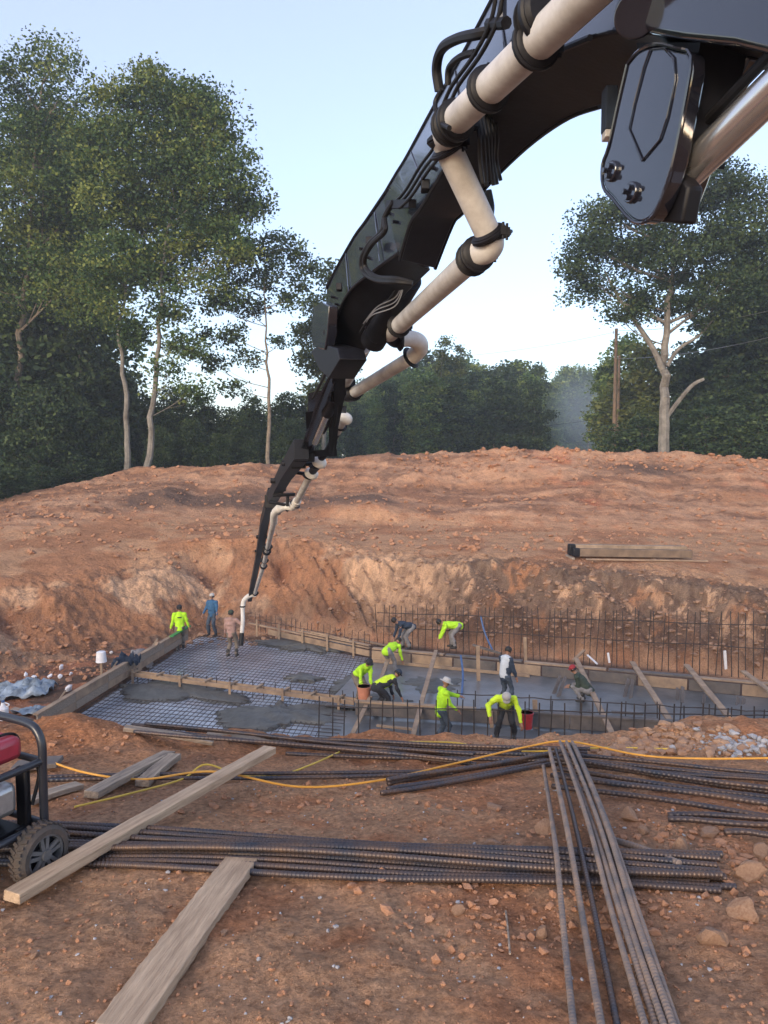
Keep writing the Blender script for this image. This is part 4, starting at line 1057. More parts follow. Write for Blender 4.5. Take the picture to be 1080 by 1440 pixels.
# logs on the bench
la, lb = GT(806, 786, 20, 45), GT(972, 788, 20, 45)
du = (lb - la).normalized(); dn = Vector((-du.y, du.x, 0))
for (o1, dz, ext, w, h, mt, lab) in [(0, .28, 0, .26, .34, 'pole_wood', 'dark squared timber lying in front on the earth bench at right'), (.33, .36, .1, .32, .46, 'log', 'paler squared timber lying behind the dark one on the earth bench')]:
    a = la + dn * o1 + up3(dz) - du * ext; b = lb + dn * o1 + up3(dz) - du * ext
    t = thing('timber_beam', a, lab, 'timber')
    MB().beam(a, b, w, h).build('beam', M[mt], t, bevel=.02)
    MB().beam(a - du * .03, a + du * .28, w + .02, h + .02).build('end_wrap', M['boom_matte'], t, bevel=.05)
board(la - dn * .5 + du * .4 + up3(.05), lb - dn * .45 + du * .5 + up3(.04), .12, .06, 'thin pale board on the earth in front of the squared timbers')
board(la - dn * .35 - du * .1 + up3(.04), la + dn * .7 - du * .1 + up3(.04), .14, .1, 'short bearer under the left ends of the squared timbers', 'wood_grey', up=Vector((0, 0, 1)))

# ================================================================== THE PUMP BOOM
bo = PL(700, 100, .2)
boom = thing('pump_boom', bo, 'glossy black concrete pump boom with cream pipes reaching from upper right down into the pit', 'pump boom')
NB = Vector((.957, .291, 0)).normalized()
def dens(pl, n=4):
    return [(p.x, p.y) for p in spline([(a, b, 0) for (a, b) in pl], n)]
def side_loft(name, top, botL, botR, w, mat_, bevel=.012, off=0.0, tilt=0.13):
    top, botL, botR = dens(top), dens(botL), dens(botR)
    tl = [PL(p[0], p[1], off + tilt) for p in top]; bl = [PL(p[0], p[1], off) for p in botL]; br = [PL(p[0], p[1], w) for p in botR]
    tr = [p + NB * (w - tilt * 2) for p in tl]
    rows = [[a, b, c, d] for a, b, c, d in zip(tl, bl, br, tr)]
    m = MB().loft(rows, closed=True)
    n = len(m.v)
    m.f += [(0, 1, 2, 3), (n - 1, n - 2, n - 3, n - 4)]; m.sm += [False, False]
    o = m.build(name, mat_, boom, sharp=25, bevel=bevel)
    o.data.materials.append(M['boom_matte'])
    for i, p in enumerate(o.data.polygons):
        if i % 4 == 1 and i < 4 * (len(rows) - 1): p.material_index = 1        # shaded underside darkened by a matte black that holds off reflections
    return o
def root_run():                     # the boom carries on over the photographer's right shoulder towards the pump truck
    tl = PL(1100, -430, .13); bl = PL(1100, 75, 0); br = PL(1180, 100, .36); tr = tl + NB * .1
    d = Vector((.291, -.957, .06)).normalized()
    rows = [[p + d * s + up3(.02 * s * s * 0) for p in (tl, bl, br, tr)] for s in (.01, 1.5, 3.5, 6.0)]
    m = MB().loft(rows, closed=True); n = len(m.v)
    m.f += [(0, 1, 2, 3), (n - 1, n - 2, n - 3, n - 4)]; m.sm += [False] * 2
    m.build('boom_section', M['boom'], boom, bevel=.012)
topA = [(1100, -430), (1000, -390), (892, -317), (830, -230), (760, -120), (705, -25), (665, 50), (610, 150), (572, 220), (556, 246), (536, 280)]
botLA = [(1100, 75), (1000, 60), (892, 46), (830, 53), (772, 79), (719, 116), (672, 165), (625, 238), (592, 293), (578, 313), (562, 366)]
botRA = [(1180, 100), (1075, 100), (965, 110), (885, 135), (844, 149), (801, 164), (752, 197), (704, 241), (652, 298), (637, 315), (612, 378)]
root_run()
side_loft('boom_section', topA, botLA, botRA, .36, M['boom'])
topB = [(546, 264), (514, 311), (498, 333), (474, 375), (459, 405)]
botLB = [(560, 356), (522, 383), (494, 407), (477, 437), (460, 489)]
botRB = [(606, 380), (575, 410), (550, 440), (530, 470), (500, 512)]
side_loft('boom_section', topB, botLB, botRB, .33, M['boom'], off=.012, tilt=.12)
# edge flanges on the side plate
for (pts, nm, o_) in ((dens(topA[4:]), 'flange', .13), (dens(botLA[3:]), 'flange', -.005), (dens(topB), 'flange', .125), (dens(botLB), 'flange', .005)):
    MB().tube([PL(p[0], p[1], o_) for p in pts], .013, 6).build(nm, M['boom_matte'], boom)
MB().tube([PL(p[0], p[1], .372) for p in dens(botRA[4:])], .014, 6).build('flange', M['boom_matte'], boom)
# side pads
for (px, py) in ((519, 340), (477, 404), (598, 262)):
    p = PL(px, py, -.03); MB().box(p, (.05, .09, .06)).build('pad', M['boom_matte'], boom, bevel=.006)
# joint housing at the far end of the first part
def plate(name, pxs, off, thick, mat_='boom', bevel=.008, parent=None):
    return MB().prism([PL(p[0], p[1], off) for p in pxs], NB * thick).build(name, M[mat_], parent or boom, bevel=bevel)
plate('joint_plate', [(438, 462), (440, 432), (452, 424), (462, 430), (460, 470), (456, 492), (440, 488)], -.10, .09)
plate('joint_plate', [(437, 494), (452, 483), (474, 490), (478, 505), (462, 532), (449, 520)], -.08, .24, 'boom_matte')
MB().tube([PL(462, 468, -.06), PL(462, 468, .45)], .05, 12).build('joint_pin', M['boom_matte'], boom)
# big link bracket with two bolted pins
bk = [(882, 90), (900, 70), (925, 62), (950, 68), (972, 80), (962, 150), (945, 235), (925, 292), (908, 312), (888, 310), (862, 280), (848, 262), (847, 232), (856, 205), (868, 150)]
def PB(px, py, off=0):
    d = ray(px, py); s = (1.62 + off * 1.045) / (d.x + 0.304 * d.y)
    return Vector((0, 0, CAM_H)) + d * s
bk = dens(bk + bk[:1], 3)[:-1]
lk = MB().prism([PB(*p) for p in bk], NB * .06).build('link_plate', M['boom_gloss'], boom, bevel=.012)
inner = [(914, 70), (934, 68), (947, 82), (949, 112), (938, 165), (928, 196), (903, 226), (884, 182), (891, 148), (905, 95)]
MB().tube([PB(p[0], p[1], -.004) for p in inner + inner[:1]], .0035, 6).build('weld_bead', M['boom_gloss'], lk)
MB().tube([PB(p[0], p[1], -.002) for p in bk + bk[:1]], .006, 6).build('edge_bead', M['boom_gloss'], lk)
for (cx, cy) in ((862, 241), (890, 271)):
    c = PB(cx, cy)
    MB().tube([c - NB * .014, c + NB * .03], [.034, .038], 16).build('pin_boss', M['boom_gloss'], lk, bevel=.004)
    for k in range(3):
        a = k * 2.1 + .4; q = c - NB * .018 + Vector((0, 0, 1)) * .018 * math.sin(a) + Vector((-.29, .957, 0)) * .018 * math.cos(a)
        MB().tube([q - NB * .012, q + NB * .012], .009, 6).build('bolt_head', M['boom_gloss'], lk, bevel=0)
MB().prism([PB(p[0] + (0 if p[1] > 150 else 4), p[1], .22) for p in [(985, 60), (1045, 40), (1050, 80), (1010, 160), (975, 260), (955, 312), (905, 312), (930, 250), (955, 150)]], NB * .06).build('link_plate', M['boom_gloss'], boom, bevel=.012)
MB().prism([PB(p[0], p[1], .06) for p in [(925, 285), (945, 232), (968, 262), (958, 314), (905, 310)]], NB * .06).build('link_web', M['boom_matte'], boom, bevel=.01)
MB().prism([PB(p[0], p[1], .05) for p in [(895, 60), (985, 60), (955, 230), (925, 230)]], NB * .17).build('link_web', M['boom_matte'], boom)
# knuckle cover at the upper right
MB().prism([PB(p[0], p[1], -.02) for p in [(872, -60), (878, 5), (890, 32), (912, 48), (960, 56), (1030, 64), (1090, 80), (1150, 84), (1150, -120)]], NB * .42).build('knuckle_cover', M['boom_gloss'], boom, bevel=.02)
MB().tube([PB(895, 20, -.05), PB(895, 20, .1)], .07, 20).build('knuckle_pin', M['boom_gloss'], boom, bevel=.006)
# hydraulic rod at right
ra, rb = P(948, 262, 2.62), P(1120, 95, 2.12)
rb = ra + (rb - ra) * 2.2
MB().tube([ra, rb], .055, 24).build('cylinder_rod', M['rod'], boom)
MB().tube([ra + (ra - rb).normalized() * .02, ra + (rb - ra).normalized() * .03], .066, 20).build('rod_eye', M['boom_matte'], boom, bevel=.006)
MB().tube([P(1000, 200, 2.5) + Vector((-.03, 0, .05)), P(1120, 82, 2.1) + Vector((-.03, 0, .05))], .016, 8).build('rod_line', M['rubber'], boom)
# seams, bolts and lugs on the side plates
for (t_, b_) in (((700, -10), (715, 112)), ((640, 100), (652, 190)), ((578, 214), (600, 275)), ((527, 298), (534, 368)), ((486, 356), (490, 410))):
    MB().tube([PL(t_[0], t_[1], .12), PL((t_[0] + b_[0]) / 2, (t_[1] + b_[1]) / 2, .055), PL(b_[0], b_[1], -.004)], .005, 6).build('weld_seam', M['boom'], boom)
for (px, py, o_) in ((545, 300, .07), (556, 312, .04), (508, 350, .06), (516, 362, .03), (468, 418, .05), (474, 428, .03), (608, 236, .02), (618, 222, .03), (662, 150, .04), (690, 92, .06)):
    p = PL(px, py, o_); MB().tube([p - NB * .02, p + NB * .02], .012, 6).build('bolt', M['boom_matte'], boom)
# small sensor box under the arch
c = PL(857, 155, .18); MB().box(c, (.05, .07, .17)).build('sensor_box', M['navy_cloth'], boom, bevel=.006)
MB().box(c - up3(.1), (.045, .06, .03)).build('sensor_foot', M['pipe'], boom, bevel=.004)
# ---- delivery pipes
PR = .07
def pipe(pts, r=PR, mat_='pipe', name='delivery_pipe', n=24, sm=0):
    pts = [Vector(p) for p in pts]
    return MB().tube(spline(pts, sm) if sm else pts, r, n).build(name, M[mat_], boom)
def clamp(p, ax, r=PR, w=.055, lug=True):
    ax = Vector(ax).normalized(); p = Vector(p)
    m = MB().disc_ring(p, ax, r + .004, w, .016, 22)
    m.disc_ring(p, ax, r + .02, w * .45, .010, 22)
    o = m.build('pipe_clamp', M['boom_matte'], boom)
    if lug:
        s = ax.cross(Vector((0, 0, 1))).normalized()
        MB().box(p + s * (r + .03), (.03, .03, .045)).build('lug', M['boom_matte'], o)
        MB().tube([p + s * (r + .03) - up3(.04), p + s * (r + .03) + up3(.045)], .008, 6).build('bolt', M['boom_matte'], o)
    return o
a1, b1_ = PL(880, -60, -.20), PL(634, 176, -.20)
pipe([a1, b1_])
dx = (b1_ - a1).normalized()
for (f, l) in ((.40, True), (.70, False), (.955, True)):
    clamp(a1.lerp(b1_, f), dx, lug=l)
clamp(PL(768, 18, -.2), dx, r=PR + .012, w=.08)
clamp(PL(757, 30, -.2), dx, r=PR + .004, w=.03)
e2 = PL(628, 204, -.16)
pipe([b1_, PL(629, 186, -.2), PL(627, 194, -.18), e2], sm=6, name='pipe_elbow')
clamp(b1_ + dx * .01, dx); clamp(PL(628, 199, -.17), Vector((0, .1, -1)), w=.06)
p2a, p2b = e2, P(687, 330, 4.25)
pipe([p2a, p2b])
pd = (p2b - p2a).normalized()
clamp(p2b, pd); clamp(p2a + pd * .02, pd, w=.04)
p3a = P(672, 357, 4.35)
pipe([p2b, P(691, 342, 4.27), P(686, 351, 4.3), p3a], sm=6, name='pipe_elbow')
p3b = P(548, 470, 6.9)
pd = (p3b - p3a).normalized()
clamp(p3a, pd); clamp(p3a + pd * .1, pd, w=.04)
clamp(P(694, 333, 4.27), Vector((.3, .2, -1)), r=PR + .006, w=.05)
pipe([p3a, p3b])
clamp(p3a.lerp(p3b, .84), pd, w=.05)
# white return elbow and the pipes beyond
pipe([p3b, P(556, 478, 7.0), P(566, 477, 7.05)], sm=5, name='pipe_elbow', mat_='boom_matte')
pipe([P(562, 477, 7.0), P(575, 476, 7.05), P(588, 480, 7.1), P(591, 489, 7.2), P(584, 498, 7.3), P(576, 505, 7.4)], sm=6, name='pipe_elbow', mat_='pipe_white', r=.075)
clamp(P(563, 477, 7.0), Vector((1, .1, 0)), r=.078); clamp(P(578, 503, 7.38), Vector((-.7, .5, -.4)), r=.078)
pipe([P(578, 503, 7.38), P(496, 553, 9.0)], r=.066)
clamp(P(498, 552, 8.95), P(496, 553, 9.0) - P(578, 503, 7.38), r=.068)
pipe([P(512, 488, 7.4), P(484, 540, 9.0)])
clamp(P(486, 537, 8.9), P(484, 540, 9.0) - P(512, 488, 7.4))
pipe([P(484, 540, 9.0), P(487, 556, 9.2), P(497, 556, 9.05)], sm=5, name='pipe_elbow', mat_='boom_matte')
# hydraulic cylinder beneath the joint
cyl = MB().tube([P(576, 392, 6.2), P(530, 470, 6.9)], .105, 18).build('hydraulic_cylinder', M['boom_matte'], boom, bevel=.008)
MB().tube([P(586, 378, 6.05), P(574, 396, 6.25)], .07, 14).build('cylinder_head', M['boom_matte'], cyl)
MB().tube([P(531, 468, 6.9), P(524, 480, 7.0)], .115, 18).build('end_collar', M['boom_matte'], cyl)
# ---- hoses and cables
def hose(pts, r, mat_='rubber', name='hydraulic_hose'):
    return MB().tube(spline(pts, 8), r, 8).build(name, M[mat_], boom)
for k in range(3):
    o = -.03 - .014 * k; s = 9 * k
    hose([PL(646 + s * .6, 150 + s * .5, o), PL(612 + s * .6, 205 + s * .5, o), PL(590 + s * .6, 235 + s * .4, o), PL(570 + s * .5, 268 + s * .4, o), PL(553 + s * .5, 287 + s * .3, o)], .010)
for k in range(2):
    s = 4 * k
    hose([PL(553, 284, -.05), PL(541, 305, -.07), PL(537 + s, 325, -.08), PL(520 + s, 342, -.1), PL(509 + s, 362, -.1), PL(511 + s, 382 - s, -.08), PL(530, 394 - s, -.05), PL(556, 396 - s, 0), PL(580, 398, .1)], .019)
MB().beam(PL(547, 288, -.03), PL(580, 286, -.03), .05, .05).build('hose_bracket', M['boom_matte'], boom)
for k in range(6):
    x = 676 + 5 * k
    hose([PL(x - 10, 150, -.06 + .03 * k), PL(x - 2, 190, -.08 + .04 * k), PL(x - 1 + 2 * math.sin(k), 225, -.05 + .05 * k), PL(x + 3, 258 + 5 * math.sin(k * 2.3), -.02 + .05 * k)], .011)
hose([PL(618, 128, -.02), PL(614, 95, -.05), PL(622, 68, -.07), PL(645, 54, -.07), PL(672, 48, -.05), PL(690, 44, -.0)], .028)
hose([PL(630, 120, -.05), PL(632, 95, -.06), PL(648, 80, -.06), PL(668, 74, -.03)], .018)
for (y, o) in ((0, 0), (9, .02)):
    hose([PL(700 + y, -20, -.05), PL(690 + y, 30, -.05), PL(668 + y, 75, -.06), PL(636 + y, 120, -.07), PL(622 + y, 150, -.07)], .011)
hose([PL(632, 180, -.29), PL(618, 170, -.27), PL(612, 145, -.26), PL(622, 125, -.24)], .012)
MB().tube([PL(706, -30, -.03), PL(706, 30, -.03)], .022, 8).build('post_tube', M['boom'], boom)
MB().tube([PL(688, 34, -.03), PL(712, 32, -.03)], .028, 8).build('hose_bracket', M['boom_matte'], boom)
hose([P(686, 268, 4.4), P(690, 290, 4.4), P(689, 308, 4.35), P(694, 320, 4.3)], .022)
for k in range(3):
    hose([P(566 + k, 397 + 2 * k, 6.1), P(556, 418 + 6 * k, 6.2), P(530 - 4 * k, 432 + 6 * k, 6.4), P(511 + k, 455 + 3 * k, 6.7)], .005, 'wire', 'cable')
hose([P(562, 398, 6.1), P(545, 425, 6.3), P(520, 448, 6.5), P(506, 468, 6.8)], .012)
# ---- second section: twin plates with a cylinder between
def seg_plate(name, pxs, D0, D1, y0, y1, vec, mat_='boom', bevel=.006):
    pts = [P(px, py, D0 + (D1 - D0) * (py - y0) / (y1 - y0)) for (px, py) in pxs]
    return MB().prism(pts, vec).build(name, M[mat_], boom, bevel=bevel)
DB = (7.6, 10.4, 500, 640)
rightv = Vector((.96, .28, 0))
seg_plate('boom_section', [(466, 520), (474, 528), (470, 552), (458, 590), (440, 625), (428, 640), (422, 634), (434, 596), (448, 556)], *DB, rightv * .03)
seg_plate('boom_section', [(470, 500), (482, 520), (480, 560), (472, 600), (468, 642), (462, 642), (462, 600), (464, 560)], *DB, rightv * .04, 'boom_matte')
seg_plate('joint_plate', [(433, 553), (448, 549), (455, 556), (450, 585), (432, 582)], *DB, rightv * .05)
seg_plate('joint_plate', [(429, 580), (452, 570), (460, 580), (444, 610), (431, 612)], *DB, rightv * .12, 'boom_matte')
seg_plate('cross_plate', [(460, 571), (482, 571), (482, 581), (460, 581)], *DB, rightv * .05, 'boom')
MB().tube([P(463, 576, 9.0), P(443, 622, 10.0)], .045, 12).build('hydraulic_cylinder', M['rod'], boom)
MB().tube([P(470, 560, 8.8), P(460, 582, 9.1)], .065, 12).build('cylinder_head', M['boom_matte'], boom)
seg_plate('cross_plate', [(424, 634), (468, 632), (468, 641), (420, 643)], *DB, rightv * .06, 'boom_matte')
for k in range(3):
    hose([P(478 - 3 * k, 500, 7.8), P(470 - 4 * k, 540, 8.4), P(474 - 5 * k, 570, 8.9), P(470 - 5 * k, 600, 9.4)], .014)
hose([P(472, 480, 7.4), P(460, 520, 7.9), P(448, 545, 8.3), P(440, 560, 8.6)], .016)
# ---- third section
def box_run(name, pts, w, h, mat_='boom'):
    rows = []
    pts = [Vector(p) for p in pts]
    for i, p in enumerate(pts):
        d = (pts[min(i + 1, len(pts) - 1)] - pts[max(i - 1, 0)]).normalized()
        s = d.cross(Vector((0, 0, 1))).normalized(); n = s.cross(d)
        k = i / (len(pts) - 1); ww = w[0] + (w[1] - w[0]) * k; hh = h[0] + (h[1] - h[0]) * k
        rows.append([p + s * ww / 2 + n * hh / 2, p - s * ww / 2 + n * hh / 2, p - s * ww / 2 - n * hh / 2, p + s * ww / 2 - n * hh / 2])
    m = MB().loft(rows, closed=True); n_ = len(m.v)
    m.f += [(0, 1, 2, 3), (n_ - 1, n_ - 2, n_ - 3, n_ - 4)]; m.sm += [False, False]
    return m.build(name, M[mat_], boom, bevel=.006)
box_run('boom_section', [P(424, 632, 10.2), P(402, 664, 12.5), P(383, 700, 15.0)], (.2, .17), (.27, .22), 'boom_matte')
box_run('boom_section', [P(383, 694, 15.0), P(371, 735, 18.5), P(362, 790, 23.5), P(351, 843, 28.3)], (.17, .15), (.24, .17), 'boom_matte')
for (px, py, D, s) in ((428, 634, 10.4, .3), (420, 648, 11, .22), (395, 683, 13.8, .2), (381, 705, 15.2, .26)):
    MB().box(P(px, py, D), (s * .9, .12, s)).build('joint_plate', M['boom_matte'], boom, bevel=.01)
for (px, py, D, r) in ((392, 676, 13.4, .05), (410, 652, 11.6, .04), (368, 755, 20, .05), (365, 775, 21.8, .04)):
    MB().tube([P(px, py, D) - Vector((.14, 0, 0)), P(px, py, D) + Vector((.14, 0, 0))], r, 10).build('joint_pin', M['boom_matte'], boom)
MB().tube([P(408, 645, 11.4) + Vector((.12, 0, .1)), P(391, 680, 13.6) + Vector((.12, 0, .1))], .035, 8).build('hydraulic_cylinder', M['boom_matte'], boom)
def ball_elbow(px, py, D, r=.085):
    c = P(px, py, D); m = MB(); m.capsule(c - Vector((.02, 0, 0)), c + Vector((.02, 0, -.02)), r, r, 14)
    return m.build('pipe_elbow', M['pipe_white'], boom)
ball_elbow(485, 587, 9.5, .075)
pipe([P(484, 588, 9.5), P(474, 607, 10)], r=.055); clamp(P(478, 600, 9.8), Vector((-.3, .5, -.7)), r=.055)
ball_elbow(449, 649, 10.8, .085); ball_elbow(438, 665, 11.6, .085)
clamp(P(445, 655, 11), Vector((0, .3, -1)), r=.08); clamp(P(435, 669, 11.8), Vector((-.3, .5, -1)), r=.08)
pipe([P(474, 607, 10), P(462, 632, 10.5), P(450, 646, 10.8)], r=.05, mat_='boom_matte')
pipe([P(448, 652, 10.9), P(440, 662, 11.4)], r=.06, mat_='boom_matte')
pipe([P(436, 669, 11.8), P(417, 706, 13.8)], r=.055)
pipe([P(418, 704, 13.7), P(412, 712, 14.0), P(402, 712, 14.2), P(393, 716, 14.5)], sm=5, r=.075, mat_='pipe_white', name='pipe_elbow')
clamp(P(415, 709, 13.9), Vector((-.5, .3, -.6)), r=.075); clamp(P(404, 712, 14.2), Vector((-1, .1, 0)), r=.075)
pipe([P(393, 714, 14.5), P(386, 722, 15), P(385, 735, 15.8)], sm=4, r=.075, mat_='pipe_white', name='pipe_elbow')
clamp(P(388, 720, 14.9), Vector((-.4, .3, -1)), r=.07)
pipe([P(386, 730, 15.5), P(376, 772, 20.0)], r=.06); pipe([P(376, 772, 20.0), P(371, 794, 22.5)], r=.06)
pipe([P(371, 794, 22.5), P(358, 836, 27.2)], r=.062)
for (px, py, D) in ((377, 769, 19.8), (375, 776, 20.4), (372, 788, 22), (370.5, 796, 22.7), (359, 834, 27)):
    clamp(P(px, py, D), P(371, 794, 22.5) - P(376, 772, 20), r=.075, w=.14)
for (x0, y0, x1, y1, D) in ((423, 653, 444, 652, 11), (413, 664, 434, 667, 11.8), (384, 697, 415, 695, 13.8), (380, 706, 412, 712, 14.1), (370, 769, 375, 769, 20), (366, 790, 372, 788, 22.2), (405, 694, 404, 712, 13.9)):
    MB().tube([P(x0, y0, D), P(x1, y1, D)], .03, 8).build('pipe_arm', M['boom_matte'], boom)
for k in range(4):
    hose([P(388 + k, 700 + 4 * k, 15.1), P(381 + k, 712, 16), P(375 + k, 735, 18.4), P(369, 760 + 8 * k, 20.5)], .012)
# end hose
pipe([P(358, 836, 27.2), P(350, 838, 27.6), P(343, 845, 27.8), P(341, 856, 27.8)], sm=6, r=.085, mat_='pipe_white', name='pipe_elbow')
eh = [P(341, 853, 27.8), P(341.5, 872, 27.8), P(340, 890, 27.8), P(339, 908, 27.7)]
MB().tube(spline(eh[:3], 6), .075, 14).build('end_hose', M['pipe_white'], boom)
MB().tube(spline(eh[2:], 6), .085, 14).build('end_hose', M['rubber'], boom)
clamp(eh[0], (0, 0, 1), r=.08)
# ================================================================== WORKERS
def remesh(mb, vox, smooth=2):
    me = bpy.data.meshes.new('tmp'); me.from_pydata([tuple(p) for p in mb.v], [], mb.f)
    o = bpy.data.objects.new('tmp', me); COL.objects.link(o)
    bm = bmesh.new(); bm.from_mesh(me); bmesh.ops.recalc_face_normals(bm, faces=bm.faces); bm.to_mesh(me); bm.free()
    r_ = o.modifiers.new('r', 'REMESH'); r_.mode = 'VOXEL'; r_.voxel_size = vox
    s = o.modifiers.new('s', 'SMOOTH'); s.iterations = smooth; s.factor = .5
    dg = bpy.context.evaluated_depsgraph_get()
    m2 = bpy.data.meshes.new_from_object(o.evaluated_get(dg), depsgraph=dg)
    bpy.data.objects.remove(o); bpy.data.meshes.remove(me)
    return m2
def folds(me, loc):
    co = np.empty(len(me.vertices) * 3); me.vertices.foreach_get('co', co); co = co.reshape(-1, 3)
    no = np.empty(len(me.vertices) * 3); me.vertices.foreach_get('normal', no); no = no.reshape(-1, 3)
    d = 0.034 * fbm(co[:, 0] * 5 + co[:, 1] * 3 + loc[0], co[:, 2] * 11 + co[:, 1] * 5, 1.0, 3, 200)
    me.vertices.foreach_set('co', (co + no * d[:, None]).ravel()); me.update()
    return me
def to_child(me, name, mat_, parent):
    me.materials.clear(); me.materials.append(mat_); me.name = name
    me.polygons.foreach_set('use_smooth', [True] * len(me.polygons))
    o = bpy.data.objects.new(name, me); COL.objects.link(o); o.parent = parent
    return o
def ik(a, c, l1, l2, pole):
    d = c - a; L = d.length
    if L > (l1 + l2) * .995: c = a + d * ((l1 + l2) * .995 / L); d = c - a; L = d.length
    u = d / L; x = (l1 * l1 - l2 * l2 + L * L) / (2 * L); h = math.sqrt(max(0, l1 * l1 - x * x))
    p = pole - u * pole.dot(u); p = p.normalized() if p.length > 1e-5 else u.orthogonal().normalized()
    return a + u * x + p * h, c
def worker(loc, heading, label, hip=(0, 0, .90), lean=0, twist=0, feet=((-.13, 0, 0), (.13, .05, 0)), hands=((-.30, .12, .78), (.30, .12, .78)), head_tilt=0,
           shirt='neon', trousers='jeans', hat='cap', hatm='dark_cloth', sleeve=True, vest=None, vest_over='dark_cloth', knee_pole=(0, 1, 0), elbow_pole=(0, -1, -.3), dz=0, print_=False, sc=1.0, lat=0):
    """local frame: x right, y forward, z up; heading 0 faces away from the camera (+Y)"""
    t = thing('person', loc, label, 'person')
    t.rotation_euler = (0, 0, heading); t.scale = (sc, sc, sc)
    V3 = Vector
    hp = V3(hip); L = R(lean); la = R(lat)
    tdir = V3((math.sin(la) * math.cos(L), math.sin(L), math.cos(L) * math.cos(la))).normalized()
    right = V3((1, 0, 0)); right = (right - tdir * right.dot(tdir)).normalized()
    if twist: right = Matrix.Rotation(R(twist), 3, tdir) @ right
    fwd = tdir.cross(right) * -1
    fwd = right.cross(tdir) * -1 if False else tdir.cross(right)
    chest = hp + tdir * .36; sh = hp + tdir * .50; neck = hp + tdir * .57
    HT = R(lean * .75 + head_tilt)
    hdir = V3((math.sin(la), math.sin(HT), math.cos(HT))).normalized()
    head = neck + hdir * .16
    hf = hdir.cross(right); hf = hf if hf.y * math.cos(HT) - hf.z * math.sin(HT) > 0 else -hf
    HL = [hp + right * (-.09), hp + right * .09]
    SH = [sh - right * .185, sh + right * .185]
    body = MB(); shb = MB(); trb = MB(); btb = MB(); vsb = MB()
    # torso
    body.capsule(hp, chest, .115, .125, 12); body.capsule(chest, sh, .125, .10, 12)
    body.capsule(SH[0], SH[1], .058, .058, 10); body.capsule(sh, neck + hdir * .05, .056, .05, 10)
    # head: skull, jaw, nose, ears
    body.capsule(head + hdir * .03 - hf * .015, head + hdir * .03 + hf * .01, .088, .085, 12)
    body.capsule(head - hdir * .02 + hf * .015, head - hdir * .06 + hf * .035, .07, .05, 12)
    body.capsule(head + hf * .095 - hdir * .005, head + hf * .108 - hdir * .025, .012, .016, 8)
    for s in (-1, 1): body.capsule(head + right * .088 * s, head + right * .094 * s + hdir * .02, .018, .02, 8)
    shb.capsule(hp - tdir * .04, chest, .150, .152, 12); shb.capsule(chest, sh, .152, .118, 12); shb.capsule(SH[0], SH[1], .078, .078, 10)
    shb.capsule(sh - right * .07, sh + tdir * .04 , .08, .07, 10); shb.capsule(sh + right * .07, sh + tdir * .04, .08, .07, 10)
    for s in (-1, 1): shb.capsule(hp + right * .05 * s + tdir * .02, chest + right * .06 * s, .13, .13, 10)
    hands_geo = []
    for i in (0, 1):
        el, hd = ik(SH[i], V3(hands[i]), .29, .26, V3(elbow_pole))
        body.capsule(SH[i], el, .05, .042, 10); body.capsule(el, hd, .042, .03, 10)
        fdir = (hd - el).normalized()
        palm = hd + fdir * .085
        body.capsule(hd, palm, .030, .036, 10)
        shb.capsule(SH[i], el, .07, .06, 10)
        if sleeve: shb.capsule(el, hd - fdir * .02, .06, .045, 10)
        side = fdir.cross(V3((0, 0, 1)))
        side = side.normalized() if side.length > .05 else V3((1, 0, 0))
        bend = side.cross(fdir)
        for q in range(4):
            o_ = palm + side * (q - 1.5) * .019; ln = (.036, .042, .040, .032)[q]
            k1 = o_ + fdir * (.028 + ln) - bend * .010; k2 = k1 + (fdir * .6 - bend * .8).normalized() * ln * .9
            hands_geo.append([o_, k1, k2])
        sg = 1 if i == 0 else -1
        hands_geo.append([hd + fdir * .02 + side * .028 * sg, hd + fdir * .06 + side * .055 * sg, hd + fdir * .10 + side * .05 * sg - bend * .02])
        kn, ft = ik(HL[i], V3(feet[i]) + V3((0, 0, .09)), .44, .43, V3(knee_pole))
        body.capsule(HL[i], kn, .085, .055, 10); body.capsule(kn, ft, .052, .035, 10)
        trb.capsule(HL[i], kn, .108, .077, 10); trb.capsule(kn, ft + V3((0, 0, .05)), .075, .068, 10)
        body.capsule(ft - V3((0, .03, .04)), ft + V3((0, .13, -.055)), .036, .03, 8)
        btb.capsule(ft + V3((0, 0, .16)), ft - V3((0, .01, .02)), .062, .058, 10); btb.capsule(ft - V3((0, .04, .045)), ft + V3((0, .15, -.05)), .048, .042, 10)
    trb.capsule(hp - right * .05, hp + right * .05, .138, .138, 12); trb.capsule(hp, hp + tdir * .10, .132, .128, 12)
    bme = remesh(body, .016)
    bm = bmesh.new(); bm.from_mesh(bme)
    fm = MB()
    for f in hands_geo: fm.tube(f, [.0095, .009, .006], 6)
    for s in (-1, 1):
        e = head + hf * .088 + right * .034 * s + hdir * .012; fm.capsule(e, e + hf * .002, .011, .010, 8)
    fm.capsule(head + hf * .082 - hdir * .055 - right * .02, head + hf * .082 - hdir * .055 + right * .02, .006, .006, 6)
    vv = [bm.verts.new(p) for p in fm.v]
    for f in fm.f:
        try: bm.faces.new([vv[k] for k in f])
        except ValueError: pass
    bm.to_mesh(bme); bm.free()
    to_child(bme, 'body', M['skin'], t)
    to_child(folds(remesh(shb, .02), loc), 'shirt', M[vest_over if vest else shirt], t)
    if vest:
        vsb.capsule(hp + tdir * .03, chest, .168, .168, 12); vsb.capsule(chest, sh, .168, .13, 12); vsb.capsule(SH[0] * .8 + SH[1] * .2, SH[1] * .8 + SH[0] * .2, .092, .092, 10)
        to_child(remesh(vsb, .02), 'vest', M[vest], t)
    to_child(folds(remesh(trb, .02), loc), 'trousers', M[trousers], t)
    to_child(remesh(btb, .018), 'boots', M['boot'], t)
